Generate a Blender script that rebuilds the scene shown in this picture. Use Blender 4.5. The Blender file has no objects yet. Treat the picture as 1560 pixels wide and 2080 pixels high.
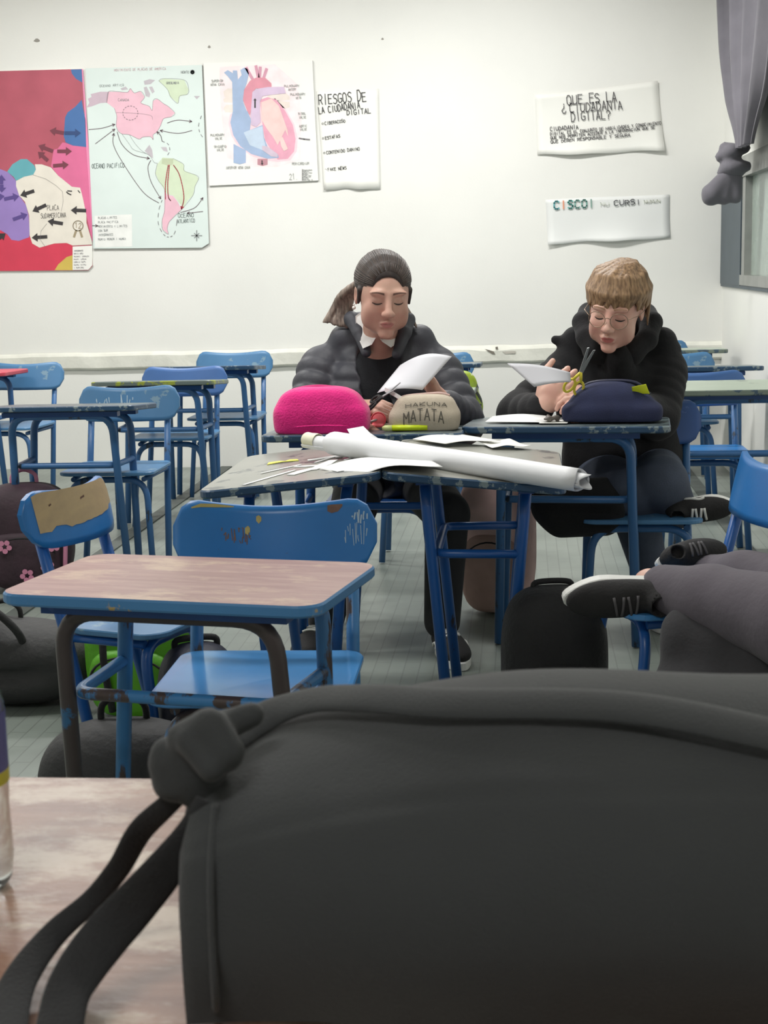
import bpy, bmesh, math, random
import numpy as np
from mathutils import Vector, Matrix, Euler
from mathutils.bvhtree import BVHTree

SC = bpy.context.scene
COL = SC.collection
PI = math.pi
rad = math.radians

# ------------------------------------------------------------------ camera, light, exposure
CAM_H, FOCAL = 1.27, 2900.0                     # metres; focal length in pixels of the 1560x2080 frame
YAW, PITCH, ROLL = rad(5.7), rad(9.87), rad(1.4)
cf = Vector((-math.sin(YAW)*math.cos(PITCH), math.cos(YAW)*math.cos(PITCH), -math.sin(PITCH)))
cr0 = Vector((math.cos(YAW), math.sin(YAW), 0)); cu0 = cr0.cross(cf)
cr = cr0*math.cos(ROLL) - cu0*math.sin(ROLL); cu = cu0*math.cos(ROLL) + cr0*math.sin(ROLL)
camd = bpy.data.cameras.new('camera'); cam = bpy.data.objects.new('camera', camd); COL.objects.link(cam)
m3 = Matrix((cr, cu, -cf)).transposed()
cam.matrix_world = Matrix.Translation((0, 0, CAM_H)) @ m3.to_4x4()
camd.sensor_fit = 'VERTICAL'; camd.sensor_height = 24.0; camd.lens = 24.0*FOCAL/2080.0
camd.clip_start = 0.05; camd.clip_end = 60
camd.dof.use_dof = True; camd.dof.focus_distance = 4.6
camd.dof.aperture_fstop = (camd.lens/1000)/0.0036
SC.camera = cam

SC.view_settings.view_transform = 'Standard'; SC.view_settings.look = 'None'
SC.view_settings.exposure = 0.0; SC.view_settings.gamma = 1.0
SC.view_settings.use_curve_mapping = False
world = bpy.data.worlds.new('daylight'); SC.world = world; world.use_nodes = True
world.node_tree.nodes['Background'].inputs[0].default_value = (0.75, 0.85, 1.0, 1)
world.node_tree.nodes['Background'].inputs[1].default_value = 0.6

def ceiling_light(x, y, z, w, d, power, col=(1.0, 0.985, 0.96)):
    l = bpy.data.lights.new('fluorescent_light', 'AREA'); l.shape = 'RECTANGLE'; l.size = w; l.size_y = d
    l.energy = power; l.color = col
    o = bpy.data.objects.new('fluorescent_light', l); COL.objects.link(o); o.location = (x, y, z)
    return o
LIGHTS = [ceiling_light(-0.3, 7.2, 3.28, 1.2, 0.3, 76), ceiling_light(-2.6, 7.2, 3.28, 1.2, 0.3, 62),
          ceiling_light(-0.6, 4.2, 3.28, 1.2, 0.3, 45), ceiling_light(-2.9, 4.2, 3.28, 1.2, 0.3, 50),
          ceiling_light(-0.9, -0.5, 3.28, 1.2, 0.3, 44)]

# ------------------------------------------------------------------ helpers
def px_ray(px, py):
    return cf + cr*((px-780)/FOCAL) - cu*((py-1040)/FOCAL)
def at_y(px, py, y):            # a measured image point -> the room point at depth y
    d = px_ray(px, py); t = y/d.y
    return Vector((0, 0, CAM_H)) + d*t
def at_z(px, py, z):            # ... -> the room point at height z
    d = px_ray(px, py); t = (z-CAM_H)/d.z
    return Vector((0, 0, CAM_H)) + d*t

def srgb(r, g, b):
    def c(v):
        v /= 255.0
        return v/12.92 if v <= 0.04045 else ((v+0.055)/1.055)**2.4
    return (c(r), c(g), c(b), 1.0)

def new_mat(name):
    m = bpy.data.materials.new(name); m.use_nodes = True
    return m, m.node_tree.nodes, m.node_tree.links, m.node_tree.nodes['Principled BSDF']

def mat(name, col, rough=0.6, metal=0.0, spec=None, noise=0.0, nscale=20, bump=0.0, bscale=80, sheen=0.0, alpha=1.0, trans=0.0, ior=1.45):
    m, N, L, B = new_mat(name)
    c = srgb(*col)
    B.inputs['Base Color'].default_value = c
    B.inputs['Roughness'].default_value = rough; B.inputs['Metallic'].default_value = metal
    if spec is not None: B.inputs['Specular IOR Level'].default_value = spec
    if sheen: B.inputs['Sheen Weight'].default_value = sheen
    if trans: B.inputs['Transmission Weight'].default_value = trans; B.inputs['IOR'].default_value = ior
    if alpha < 1: B.inputs['Alpha'].default_value = alpha
    if noise or bump:
        tc = N.new('ShaderNodeTexCoord')
    if noise:
        n = N.new('ShaderNodeTexNoise'); n.inputs['Scale'].default_value = nscale; n.inputs['Detail'].default_value = 5
        r = N.new('ShaderNodeValToRGB')
        r.color_ramp.elements[0].position = 0.3; r.color_ramp.elements[1].position = 0.7
        r.color_ramp.elements[0].color = tuple(max(0, v*(1-noise)) for v in c[:3]) + (1,)
        r.color_ramp.elements[1].color = tuple(min(1, v*(1+noise)) for v in c[:3]) + (1,)
        L.new(tc.outputs['Object'], n.inputs['Vector']); L.new(n.outputs['Fac'], r.inputs[0]); L.new(r.outputs[0], B.inputs['Base Color'])
    if bump:
        n2 = N.new('ShaderNodeTexNoise'); n2.inputs['Scale'].default_value = bscale; n2.inputs['Detail'].default_value = 4
        bp = N.new('ShaderNodeBump'); bp.inputs['Strength'].default_value = bump; bp.inputs['Distance'].default_value = 0.01
        L.new(tc.outputs['Object'], n2.inputs['Vector']); L.new(n2.outputs['Fac'], bp.inputs['Height']); L.new(bp.outputs[0], B.inputs['Normal'])
    return m

def paint_mat(name, base, chip, amount=0.38, scale=14, rough=0.35, stretch=(1, 1, 1), second=None, amount2=0.3, bump=0.15):
    """glossy brushed paint over an older coat that shows where it is chipped"""
    m, N, L, B = new_mat(name)
    tc = N.new('ShaderNodeTexCoord'); mp = N.new('ShaderNodeMapping'); mp.inputs['Scale'].default_value = stretch
    L.new(tc.outputs['Object'], mp.inputs[0])
    n = N.new('ShaderNodeTexNoise'); n.inputs['Scale'].default_value = scale; n.inputs['Detail'].default_value = 8; n.inputs['Roughness'].default_value = 0.65
    L.new(mp.outputs[0], n.inputs['Vector'])
    r = N.new('ShaderNodeValToRGB'); r.color_ramp.elements[0].position = amount; r.color_ramp.elements[1].position = amount+0.03
    L.new(n.outputs['Fac'], r.inputs[0])
    n2 = N.new('ShaderNodeTexNoise'); n2.inputs['Scale'].default_value = 5; n2.inputs['Detail'].default_value = 4
    L.new(mp.outputs[0], n2.inputs['Vector'])
    mx = N.new('ShaderNodeMix'); mx.data_type = 'RGBA'
    c = srgb(*base)
    mx.inputs[6].default_value = tuple(v*0.8 for v in c[:3])+(1,); mx.inputs[7].default_value = tuple(min(1, v*1.2) for v in c[:3])+(1,)
    L.new(n2.outputs['Fac'], mx.inputs[0])
    m2 = N.new('ShaderNodeMix'); m2.data_type = 'RGBA'
    m2.inputs[6].default_value = srgb(*chip); L.new(mx.outputs[2], m2.inputs[7]); L.new(r.outputs[0], m2.inputs[0])
    out = m2
    if second:
        n3 = N.new('ShaderNodeTexNoise'); n3.inputs['Scale'].default_value = scale*0.45; n3.inputs['Detail'].default_value = 6
        L.new(mp.outputs[0], n3.inputs['Vector'])
        r3 = N.new('ShaderNodeValToRGB'); r3.color_ramp.elements[0].position = amount2; r3.color_ramp.elements[1].position = amount2+0.06
        L.new(n3.outputs['Fac'], r3.inputs[0])
        m3_ = N.new('ShaderNodeMix'); m3_.data_type = 'RGBA'
        m3_.inputs[6].default_value = srgb(*second); L.new(out.outputs[2], m3_.inputs[7]); L.new(r3.outputs[0], m3_.inputs[0]); out = m3_
    L.new(out.outputs[2], B.inputs['Base Color'])
    B.inputs['Roughness'].default_value = rough
    bp = N.new('ShaderNodeBump'); bp.inputs['Strength'].default_value = bump; bp.inputs['Distance'].default_value = 0.004
    L.new(n.outputs['Fac'], bp.inputs['Height']); L.new(bp.outputs[0], B.inputs['Normal'])
    return m

def wood_mat(name, c1, c2, c3, rough=0.4, scale=(3, 26, 10), worn=0.5, bump=0.2):
    """grain along x with worn patches"""
    m, N, L, B = new_mat(name)
    tc = N.new('ShaderNodeTexCoord'); mp = N.new('ShaderNodeMapping'); mp.inputs['Scale'].default_value = scale
    L.new(tc.outputs['Object'], mp.inputs[0])
    n = N.new('ShaderNodeTexNoise'); n.inputs['Scale'].default_value = 2.2; n.inputs['Detail'].default_value = 9; n.inputs['Roughness'].default_value = 0.62
    L.new(mp.outputs[0], n.inputs['Vector'])
    r = N.new('ShaderNodeValToRGB')
    r.color_ramp.elements[0].position = 0.3; r.color_ramp.elements[0].color = srgb(*c1)
    r.color_ramp.elements[1].position = 0.62; r.color_ramp.elements[1].color = srgb(*c2)
    L.new(n.outputs['Fac'], r.inputs[0])
    n2 = N.new('ShaderNodeTexNoise'); n2.inputs['Scale'].default_value = 6; n2.inputs['Detail'].default_value = 8; n2.inputs['Roughness'].default_value = 0.7
    mp2 = N.new('ShaderNodeMapping'); mp2.inputs['Scale'].default_value = (1, 2.2, 1)
    L.new(tc.outputs['Object'], mp2.inputs[0]); L.new(mp2.outputs[0], n2.inputs['Vector'])
    r2 = N.new('ShaderNodeValToRGB'); r2.color_ramp.elements[0].position = worn; r2.color_ramp.elements[1].position = worn+0.12
    L.new(n2.outputs['Fac'], r2.inputs[0])
    mx = N.new('ShaderNodeMix'); mx.data_type = 'RGBA'
    L.new(r2.outputs[0], mx.inputs[0]); L.new(r.outputs[0], mx.inputs[6]); mx.inputs[7].default_value = srgb(*c3)
    L.new(mx.outputs[2], B.inputs['Base Color'])
    B.inputs['Roughness'].default_value = rough
    bp = N.new('ShaderNodeBump'); bp.inputs['Strength'].default_value = bump; bp.inputs['Distance'].default_value = 0.004
    L.new(n2.outputs['Fac'], bp.inputs['Height']); L.new(bp.outputs[0], B.inputs['Normal'])
    return m

def empty(name, label=None, cat=None, loc=(0, 0, 0), rz=0.0, group=None, rot=None):
    o = bpy.data.objects.new(name, None); COL.objects.link(o)
    o.location = loc; o.rotation_euler = rot if rot else (0, 0, rz); o.empty_display_size = 0.1
    tag(o, label, cat, group)
    return o
def tag(o, label=None, cat=None, group=None, kind=None):
    if label: o['label'] = label
    if cat: o['category'] = cat
    if group: o['group'] = group
    if kind: o['kind'] = kind
    return o
def obj(name, me, m=None, parent=None, smooth=False, loc=None):
    if isinstance(me, bmesh.types.BMesh):
        b = me; me = bpy.data.meshes.new(name); b.normal_update(); b.to_mesh(me); b.free()
    o = bpy.data.objects.new(name, me); COL.objects.link(o)
    if m is not None:
        ms = m if isinstance(m, (list, tuple)) else [m]
        if not me.materials:
            for q in ms: me.materials.append(q)
    if smooth: me.polygons.foreach_set('use_smooth', [True]*len(me.polygons))
    if parent: o.parent = parent
    if loc is not None: o.location = loc
    return o
def mesh_py(name, v, f):
    me = bpy.data.meshes.new(name); me.from_pydata([tuple(p) for p in v], [], [tuple(q) for q in f]); me.update()
    return me

def box(bm, x0, x1, y0, y1, z0, z1, mi=0):
    vs = [bm.verts.new(p) for p in ((x0,y0,z0),(x1,y0,z0),(x1,y1,z0),(x0,y1,z0),(x0,y0,z1),(x1,y0,z1),(x1,y1,z1),(x0,y1,z1))]
    for q in ((0,3,2,1),(4,5,6,7),(0,1,5,4),(1,2,6,5),(2,3,7,6),(3,0,4,7)):
        f = bm.faces.new([vs[i] for i in q]); f.material_index = mi
    return vs
def box_obj(name, b, m, parent=None, bevel=0.0):
    bm = bmesh.new(); box(bm, *b)
    if bevel: bmesh.ops.bevel(bm, geom=bm.edges[:], offset=bevel, segments=2, affect='EDGES')
    return obj(name, bm, m, parent)

def fillet(pts, r, n=6):
    """round the corners of a polyline"""
    pts = [Vector(p) for p in pts]; out = [pts[0]]
    for i in range(1, len(pts)-1):
        a, b, c = pts[i-1], pts[i], pts[i+1]
        u, v = (a-b), (c-b)
        rr = min(r, u.length*0.48, v.length*0.48); u.normalize(); v.normalize()
        p0, p1 = b+u*rr, b+v*rr
        for k in range(n+1):
            t = k/n; out.append(p0*(1-t)**2 + b*2*t*(1-t) + p1*t*t)
    out.append(pts[-1]); return out
def catmull(pts, n=6):
    pts = [Vector(p) for p in pts]; out = []
    for i in range(len(pts)-1):
        p0 = pts[max(i-1, 0)]; p1 = pts[i]; p2 = pts[i+1]; p3 = pts[min(i+2, len(pts)-1)]
        for k in range(n):
            t = k/n
            out.append(0.5*((2*p1)+(p2-p0)*t+(2*p0-5*p1+4*p2-p3)*t*t+(3*p1-p0-3*p2+p3)*t**3))
    out.append(pts[-1]); return out
def tube(bm, pts, r, n=10, cap=True, mi=0, flat=None, up=None):
    """sweep a circle (or an ellipse: flat=(ru, rv)) along pts; r may be a list"""
    pts = [Vector(p) for p in pts]; N = len(pts); rings = []
    t0 = (pts[1]-pts[0]).normalized()
    ref = Vector(up) if up is not None else (Vector((0, 0, 1)) if abs(t0.z) < 0.9 else Vector((1, 0, 0)))
    nrm = (ref - t0*ref.dot(t0)).normalized()
    for i, p in enumerate(pts):
        t = (pts[min(i+1, N-1)]-pts[max(i-1, 0)]).normalized()
        if up is not None:
            q = Vector(up)-t*Vector(up).dot(t)
            nrm = q.normalized() if q.length > 1e-4 else nrm
        else:
            nrm = (nrm - t*nrm.dot(t)).normalized()
        bn = t.cross(nrm)
        rr = r[i] if isinstance(r, (list, tuple)) else r
        ru, rv = (flat[0], flat[1]) if flat else (rr, rr)
        rings.append([bm.verts.new(p + nrm*(ru*math.cos(2*PI*k/n)) + bn*(rv*math.sin(2*PI*k/n))) for k in range(n)])
    for a, b in zip(rings, rings[1:]):
        for k in range(n):
            f = bm.faces.new((a[k], a[(k+1) % n], b[(k+1) % n], b[k])); f.smooth = True; f.material_index = mi
    if cap:
        for rg in (rings[0][::-1], rings[-1]):
            f = bm.faces.new(rg); f.material_index = mi
    return bm
def tube_obj(name, pts, r, m, parent=None, n=10, **kw):
    bm = bmesh.new(); tube(bm, pts, r, n, **kw)
    bmesh.ops.recalc_face_normals(bm, faces=bm.faces[:])
    return obj(name, bm, m, parent)
def rounded_rect(w, d, r, n=6):
    out = []
    for cx, cy, a0 in ((w/2-r, -d/2+r, -90), (w/2-r, d/2-r, 0), (-w/2+r, d/2-r, 90), (-w/2+r, -d/2+r, 180)):
        for k in range(n+1):
            a = rad(a0+90*k/n); out.append((cx+r*math.cos(a), cy+r*math.sin(a)))
    return out
def slab(bm, outline, z0, z1, xf=None, ease=0.003, mis=(0, 0, 0)):
    """a board of thickness z1-z0 with eased edges; mis = material of top, side, bottom"""
    def ring(s, z):
        cx = sum(p[0] for p in outline)/len(outline); cy = sum(p[1] for p in outline)/len(outline); o = []
        for x, y in outline:
            l = math.hypot(x-cx, y-cy) or 1
            p = Vector((x-(x-cx)/l*s, y-(y-cy)/l*s, z)); o.append(bm.verts.new(xf(p) if xf else p))
        return o
    R = [ring(ease, z0), ring(0, z0+ease), ring(0, z1-ease), ring(ease, z1)]; n = len(outline)
    for a, b in zip(R, R[1:]):
        for k in range(n):
            f = bm.faces.new((a[k], a[(k+1) % n], b[(k+1) % n], b[k])); f.material_index = mis[1]
    f = bm.faces.new(R[3]); f.material_index = mis[0]
    f = bm.faces.new(R[0][::-1]); f.material_index = mis[2]
def lathe(bm, prof, n=24, mi=0):
    rings = []
    for r, z in prof:
        rings.append([bm.verts.new((r*math.cos(2*PI*k/n), r*math.sin(2*PI*k/n), z)) for k in range(n)])
    for a, b in zip(rings, rings[1:]):
        for k in range(n):
            f = bm.faces.new((a[k], a[(k+1) % n], b[(k+1) % n], b[k])); f.smooth = True; f.material_index = mi
    return rings

# ---- soft shapes: signed distance fields turned into one continuous surface
class Field:
    def __init__(s, lo, hi, h):
        s.lo = np.array(lo, float); s.h = h
        s.n = np.ceil((np.array(hi, float)-s.lo)/h).astype(int)+1
        s.d = np.full(s.n, 1.0, np.float32)
    def _blk(s, lo, hi, pad):
        i0 = np.clip(np.floor((np.array(lo)-pad-s.lo)/s.h).astype(int), 0, s.n); i1 = np.clip(np.ceil((np.array(hi)+pad-s.lo)/s.h).astype(int)+1, 0, s.n)
        if np.any(i1 <= i0): return None
        ax = [((np.arange(i0[k], i1[k])*s.h)+s.lo[k]).astype(np.float32) for k in range(3)]
        return tuple(slice(i0[k], i1[k]) for k in range(3)), ax[0][:, None, None], ax[1][None, :, None], ax[2][None, None, :]
    def _mix(s, sl, d, k, sub=False):
        a = s.d[sl]
        if sub:
            d = -d; hh = np.clip(k-np.abs(a-d), 0, None)/max(k, 1e-6); s.d[sl] = np.maximum(a, d)+hh*hh*k*0.25
        else:
            hh = np.clip(k-np.abs(a-d), 0, None)/max(k, 1e-6); s.d[sl] = np.minimum(a, d)-hh*hh*k*0.25
    def cap(s, a, b, ra, rb=None, k=0.02, sub=False, ripple=None, off=0.0):
        """tapered capsule; ripple=(amplitude, count) quilts it along its length"""
        rb = ra if rb is None else rb
        a = np.array(a, float); b = np.array(b, float); ra += off; rb += off
        R = max(ra, rb)
        blk = s._blk(np.minimum(a, b)-R, np.maximum(a, b)+R, k+2*s.h+0.01)
        if blk is None: return s
        sl, X, Y, Z = blk; ba = b-a; L2 = float(ba@ba) or 1e-9
        t = ((X-a[0])*ba[0]+(Y-a[1])*ba[1]+(Z-a[2])*ba[2])/L2; tc = np.clip(t, 0, 1)
        dd = np.sqrt((X-a[0]-tc*ba[0])**2+(Y-a[1]-tc*ba[1])**2+(Z-a[2]-tc*ba[2])**2)
        r = ra+(rb-ra)*tc
        if ripple: r = r + ripple[0]*(np.abs(np.sin(PI*tc*ripple[1]))-0.6)
        s._mix(sl, dd-r, k, sub); return s
    def ell(s, c, r, k=0.02, rot=None, sub=False, zrip=None, p=2.0, off=0.0):
        """ellipsoid (p=2) or superellipsoid; rot = 3x3 axes as columns; zrip=(amplitude, pitch) quilts in bands of height"""
        c = np.array(c, float); r = np.array(r, float)+off; M = np.eye(3) if rot is None else np.array(rot, float)
        ext = np.abs(M)@r if p <= 2 else np.abs(M)@r
        blk = s._blk(c-ext, c+ext, k+2*s.h+0.01)
        if blk is None: return s
        sl, X, Y, Z = blk; X = X-c[0]; Y = Y-c[1]; Z = Z-c[2]
        q = [(X*M[0, i]+Y*M[1, i]+Z*M[2, i])/r[i] for i in range(3)]
        if p == 2.0:
            k0 = np.sqrt(q[0]**2+q[1]**2+q[2]**2)
            k1 = np.sqrt((q[0]/r[0])**2+(q[1]/r[1])**2+(q[2]/r[2])**2)+1e-9
            d = k0*(k0-1)/k1
        else:
            k0 = (np.abs(q[0])**p+np.abs(q[1])**p+np.abs(q[2])**p)**(1/p)
            d = (k0-1)*np.minimum(min(r), 1.0)
        if zrip: d = d-zrip[0]*(np.abs(np.sin(PI*(Z+c[2])/zrip[1]))-0.6)
        s._mix(sl, d, k, sub); return s
    def mesh(s, name, smooth=1):
        d = s.d; h = s.h; n = s.n
        ins = d < 0
        # cells whose corners differ
        c = ins[:-1, :-1, :-1].astype(np.int8)
        cnt = sum(ins[i:n[0]-1+i, j:n[1]-1+j, k:n[2]-1+k].astype(np.int8) for i in (0, 1) for j in (0, 1) for k in (0, 1))
        act = (cnt > 0) & (cnt < 8)
        I = np.argwhere(act); idx = np.full(act.shape, -1, np.int64); idx[act] = np.arange(len(I))
        cor = {(i, j, k): d[I[:, 0]+i, I[:, 1]+j, I[:, 2]+k] for i in (0, 1) for j in (0, 1) for k in (0, 1)}
        P = np.zeros((len(I), 3)); W = np.zeros(len(I))
        for e0, e1 in [((0,0,0),(1,0,0)),((0,1,0),(1,1,0)),((0,0,1),(1,0,1)),((0,1,1),(1,1,1)),((0,0,0),(0,1,0)),((1,0,0),(1,1,0)),((0,0,1),(0,1,1)),((1,0,1),(1,1,1)),((0,0,0),(0,0,1)),((1,0,0),(1,0,1)),((0,1,0),(0,1,1)),((1,1,0),(1,1,1))]:
            a, b = cor[e0], cor[e1]; m = (a < 0) != (b < 0)
            t = np.where(m, a/np.where(m, a-b, 1), 0)
            for q in range(3): P[:, q] += np.where(m, e0[q]+t*(e1[q]-e0[q]), 0)
            W += m
        P = P/np.maximum(W, 1)[:, None]
        V = (I+P)*h+s.lo
        F = []
        for ax in range(3):
            u, v = (ax+1) % 3, (ax+2) % 3
            sl0 = [slice(None)]*3; sl1 = [slice(None)]*3
            sl0[ax] = slice(0, -1); sl1[ax] = slice(1, None)
            ch = ins[tuple(sl0)] != ins[tuple(sl1)]
            E = np.argwhere(ch)
            E = E[(E[:, u] > 0) & (E[:, v] > 0) & (E[:, u] < n[u]-1) & (E[:, v] < n[v]-1)]
            if not len(E): continue
            fl = ins[E[:, 0], E[:, 1], E[:, 2]]
            def cell(du, dv):
                Q = E.copy(); Q[:, u] += du; Q[:, v] += dv
                return idx[Q[:, 0], Q[:, 1], Q[:, 2]]
            q = np.stack([cell(-1, -1), cell(0, -1), cell(0, 0), cell(-1, 0)], 1)
            q[~fl] = q[~fl][:, ::-1]
            F.append(q)
        F = np.concatenate(F)
        F = F[(F >= 0).all(1)]
        for _ in range(smooth):
            acc = np.zeros_like(V); w = np.zeros(len(V))
            for a in range(4):
                b = F[:, (a+1) % 4]; np.add.at(acc, F[:, a], V[b]); np.add.at(w, F[:, a], 1)
                np.add.at(acc, b, V[F[:, a]]); np.add.at(w, b, 1)
            V = V*0.45+0.55*acc/np.maximum(w, 1)[:, None]
        me = bpy.data.meshes.new(name)
        me.vertices.add(len(V)); me.vertices.foreach_set('co', V.astype(np.float32).ravel())
        me.loops.add(len(F)*4); me.loops.foreach_set('vertex_index', F.astype(np.int32).ravel())
        me.polygons.add(len(F)); me.polygons.foreach_set('loop_start', np.arange(0, len(F)*4, 4, dtype=np.int32))
        me.polygons.foreach_set('use_smooth', np.ones(len(F), bool))
        me.update(); me.validate()
        return me
def field_obj(name, F, m, parent=None, smooth=1):
    return obj(name, F.mesh(name, smooth), m, parent)
def put_local(o, parent):
    """parent o, keeping its mesh where it was built in room coordinates"""
    o.parent = parent; o.matrix_parent_inverse = Matrix.LocRotScale(parent.location, parent.rotation_euler, None).inverted()
    return o
# ------------------------------------------------------------------ materials
M = {}
M['wall'] = mat('wall_paint', (231, 231, 226), 0.55, noise=0.03, nscale=1.6, bump=0.05, bscale=60)
M['ledge'] = mat('ledge_plaster', (222, 222, 212), 0.6, noise=0.08, nscale=9, bump=0.25, bscale=30)
M['ceil'] = mat('ceiling_paint', (235, 235, 230), 0.8)
M['strip'] = mat('floor_strip', (78, 84, 80), 0.6, noise=0.2, nscale=12)
M['dark_frame'] = paint_mat('window_reveal_paint', (70, 82, 90), (140, 150, 150), 0.30, 5, 0.5)
M['alu'] = mat('window_metal', (150, 152, 148), 0.45, 0.3, noise=0.1, nscale=8)
M['pane'] = mat('frosted_pane', (205, 218, 208), 0.25, trans=0.55, noise=0.04, nscale=4)
M['curtain'] = mat('curtain_cloth', (98, 96, 103), 0.9, noise=0.12, nscale=6, bump=0.1, bscale=300, sheen=0.2)

def floor_mat():
    m, N, L, B = new_mat('floor_vinyl')
    tc = N.new('ShaderNodeTexCoord')
    n = N.new('ShaderNodeTexNoise'); n.inputs['Scale'].default_value = 2.2; n.inputs['Detail'].default_value = 8
    L.new(tc.outputs['Object'], n.inputs['Vector'])
    r = N.new('ShaderNodeValToRGB')
    r.color_ramp.elements[0].position = 0.35; r.color_ramp.elements[0].color = srgb(112, 120, 114)
    r.color_ramp.elements[1].position = 0.7; r.color_ramp.elements[1].color = srgb(138, 146, 139)
    L.new(n.outputs['Fac'], r.inputs[0])
    br = N.new('ShaderNodeTexBrick'); br.inputs['Scale'].default_value = 1.0
    br.inputs['Brick Width'].default_value = 0.24; br.inputs['Row Height'].default_value = 0.048; br.inputs['Mortar Size'].default_value = 0.0022
    br.inputs['Color1'].default_value = (1, 1, 1, 1); br.inputs['Color2'].default_value = (0.95, 0.95, 0.95, 1); br.inputs['Mortar'].default_value = (0.74, 0.74, 0.74, 1)
    mp = N.new('ShaderNodeMapping'); mp.inputs['Rotation'].default_value = (0, 0, PI/2); L.new(tc.outputs['Object'], mp.inputs[0]); L.new(mp.outputs[0], br.inputs['Vector'])
    mx = N.new('ShaderNodeMix'); mx.data_type = 'RGBA'; mx.blend_type = 'MULTIPLY'; mx.inputs[0].default_value = 1
    L.new(r.outputs[0], mx.inputs[6]); L.new(br.outputs['Color'], mx.inputs[7]); L.new(mx.outputs[2], B.inputs['Base Color'])
    B.inputs['Roughness'].default_value = 0.38
    bp = N.new('ShaderNodeBump'); bp.inputs['Strength'].default_value = 0.2; bp.inputs['Distance'].default_value = 0.002
    L.new(br.outputs['Fac'], bp.inputs['Height']); bp.invert = True; L.new(bp.outputs[0], B.inputs['Normal'])
    return m
M['floor'] = floor_mat()
M['blue'] = paint_mat('bright_blue_paint', (34, 112, 180), (90, 60, 50), 0.30, 16, 0.3)
M['blue_gloss'] = paint_mat('glossy_blue_seat_paint', (74, 136, 194), (176, 160, 96), 0.27, 9, 0.14, bump=0.05)  # paler than the backrest blue: reflected wall glare put into the base colour
M['blue_tube'] = paint_mat('blue_tube_paint', (32, 88, 158), (48, 44, 46), 0.33, 16, 0.3, (1, 1, 0.35))
M['blue_tube_worn'] = paint_mat('worn_blue_tube_paint', (60, 122, 176), (70, 58, 56), 0.44, 9, 0.35, (1, 1, 0.3))
M['tube_bare'] = paint_mat('bare_brown_tube', (66, 58, 58), (48, 98, 140), 0.32, 10, 0.4)
M['blue_dull'] = paint_mat('dull_blue_paint', (74, 122, 164), (120, 150, 170), 0.36, 10, 0.4)
M['tube_dull'] = paint_mat('dull_blue_tube_paint', (54, 100, 150), (52, 62, 74), 0.36, 14, 0.35, (1, 1, 0.35))
M['blue_deep'] = paint_mat('deep_blue_paint', (26, 72, 134), (60, 90, 150), 0.34, 10, 0.3)
M['blue_violet'] = paint_mat('violet_blue_paint', (64, 104, 162), (90, 110, 150), 0.3, 8, 0.4)
M['dark_top'] = paint_mat('worn_dark_desk_top', (92, 104, 108), (46, 56, 62), 0.46, 11, 0.35, (1, 2, 1), (120, 140, 140), 0.36)
M['dark_edge'] = paint_mat('worn_dark_blue_edge', (38, 70, 100), (120, 134, 138), 0.42, 26, 0.4)
M['grey_top'] = paint_mat('worn_grey_desk_top', (150, 150, 142), (96, 100, 100), 0.4, 9, 0.28, (1, 1, 1))
M['pale_top'] = paint_mat('worn_pale_desk_top', (168, 180, 164), (130, 140, 130), 0.36, 8, 0.35)
M['pale_edge'] = paint_mat('worn_pale_edge', (110, 122, 112), (60, 80, 96), 0.45, 20, 0.4)
M['yellow_edge'] = paint_mat('blue_edge_with_yellow_paint', (150, 160, 60), (104, 116, 112), 0.52, 12, 0.4)
M['red_top'] = mat('red_painted_top', (190, 70, 86), 0.4, noise=0.12, nscale=12)
M['pink_wood'] = wood_mat('worn_pink_wood', (176, 140, 132), (152, 112, 106), (192, 164, 142), 0.33, worn=0.52)
M['chip_edge'] = paint_mat('blue_edge_chipped_to_wood', (70, 126, 176), (176, 152, 96), 0.36, 10, 0.4)
M['tan_wood'] = wood_mat('bare_tan_wood', (168, 146, 112), (182, 158, 118), (150, 128, 96), 0.5, worn=0.62)
M['desk_wood'] = wood_mat('varnished_brown_wood', (112, 70, 52), (148, 108, 86), (186, 168, 150), 0.28, (2, 16, 8), worn=0.49, bump=0.5)  # pale patches are worn varnish, with glare put into their colour
M['chip'] = mat('chipped_tan_wood', (176, 160, 96), 0.5, noise=0.12, nscale=30)
M['chip_brown'] = mat('chipped_brown_paint', (112, 84, 72), 0.6, noise=0.2, nscale=60)
M['scratch'] = mat('scratched_pale_paint', (168, 190, 206), 0.6)

# ------------------------------------------------------------------ the room
WY, RX, LX, FYB, CZ = 9.0, 1.215, -4.6, -2.2, 3.35
fl = obj('floor', mesh_py('floor', [(LX, FYB, 0), (RX, FYB, 0), (RX, WY, 0), (LX, WY, 0)], [(0, 1, 2, 3)]), M['floor']); tag(fl, kind='structure')
ce = box_obj('ceiling', (LX-0.1, RX+0.1, FYB-0.1, WY+0.1, CZ, CZ+0.1), M['ceil']); tag(ce, kind='structure')
wb = box_obj('wall_back', (LX-0.1, RX+0.25, WY, WY+0.15, -0.05, CZ), M['wall']); tag(wb, kind='structure')
wl = box_obj('wall_left', (LX-0.15, LX, FYB, WY, -0.05, CZ), M['wall']); tag(wl, kind='structure')
wf = box_obj('wall_front', (LX-0.1, RX+0.25, FYB-0.15, FYB, -0.05, CZ), M['wall']); tag(wf, kind='structure')
# right wall with the window opening
WIN = (3.4, 8.985, 1.105, 1.72)     # y0, y1, z0, z1
bm = bmesh.new()
box(bm, RX, RX+0.22, FYB, WY, -0.05, WIN[2]); box(bm, RX, RX+0.22, FYB, WY, WIN[3]+0.02, CZ)
box(bm, RX, RX+0.22, FYB, WIN[0], WIN[2], WIN[3]+0.02); box(bm, RX, RX+0.22, WIN[1]+0.0, WY, WIN[2], WIN[3]+0.02)
wr = obj('wall_right', bm, M['wall']); tag(wr, kind='structure')
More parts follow.
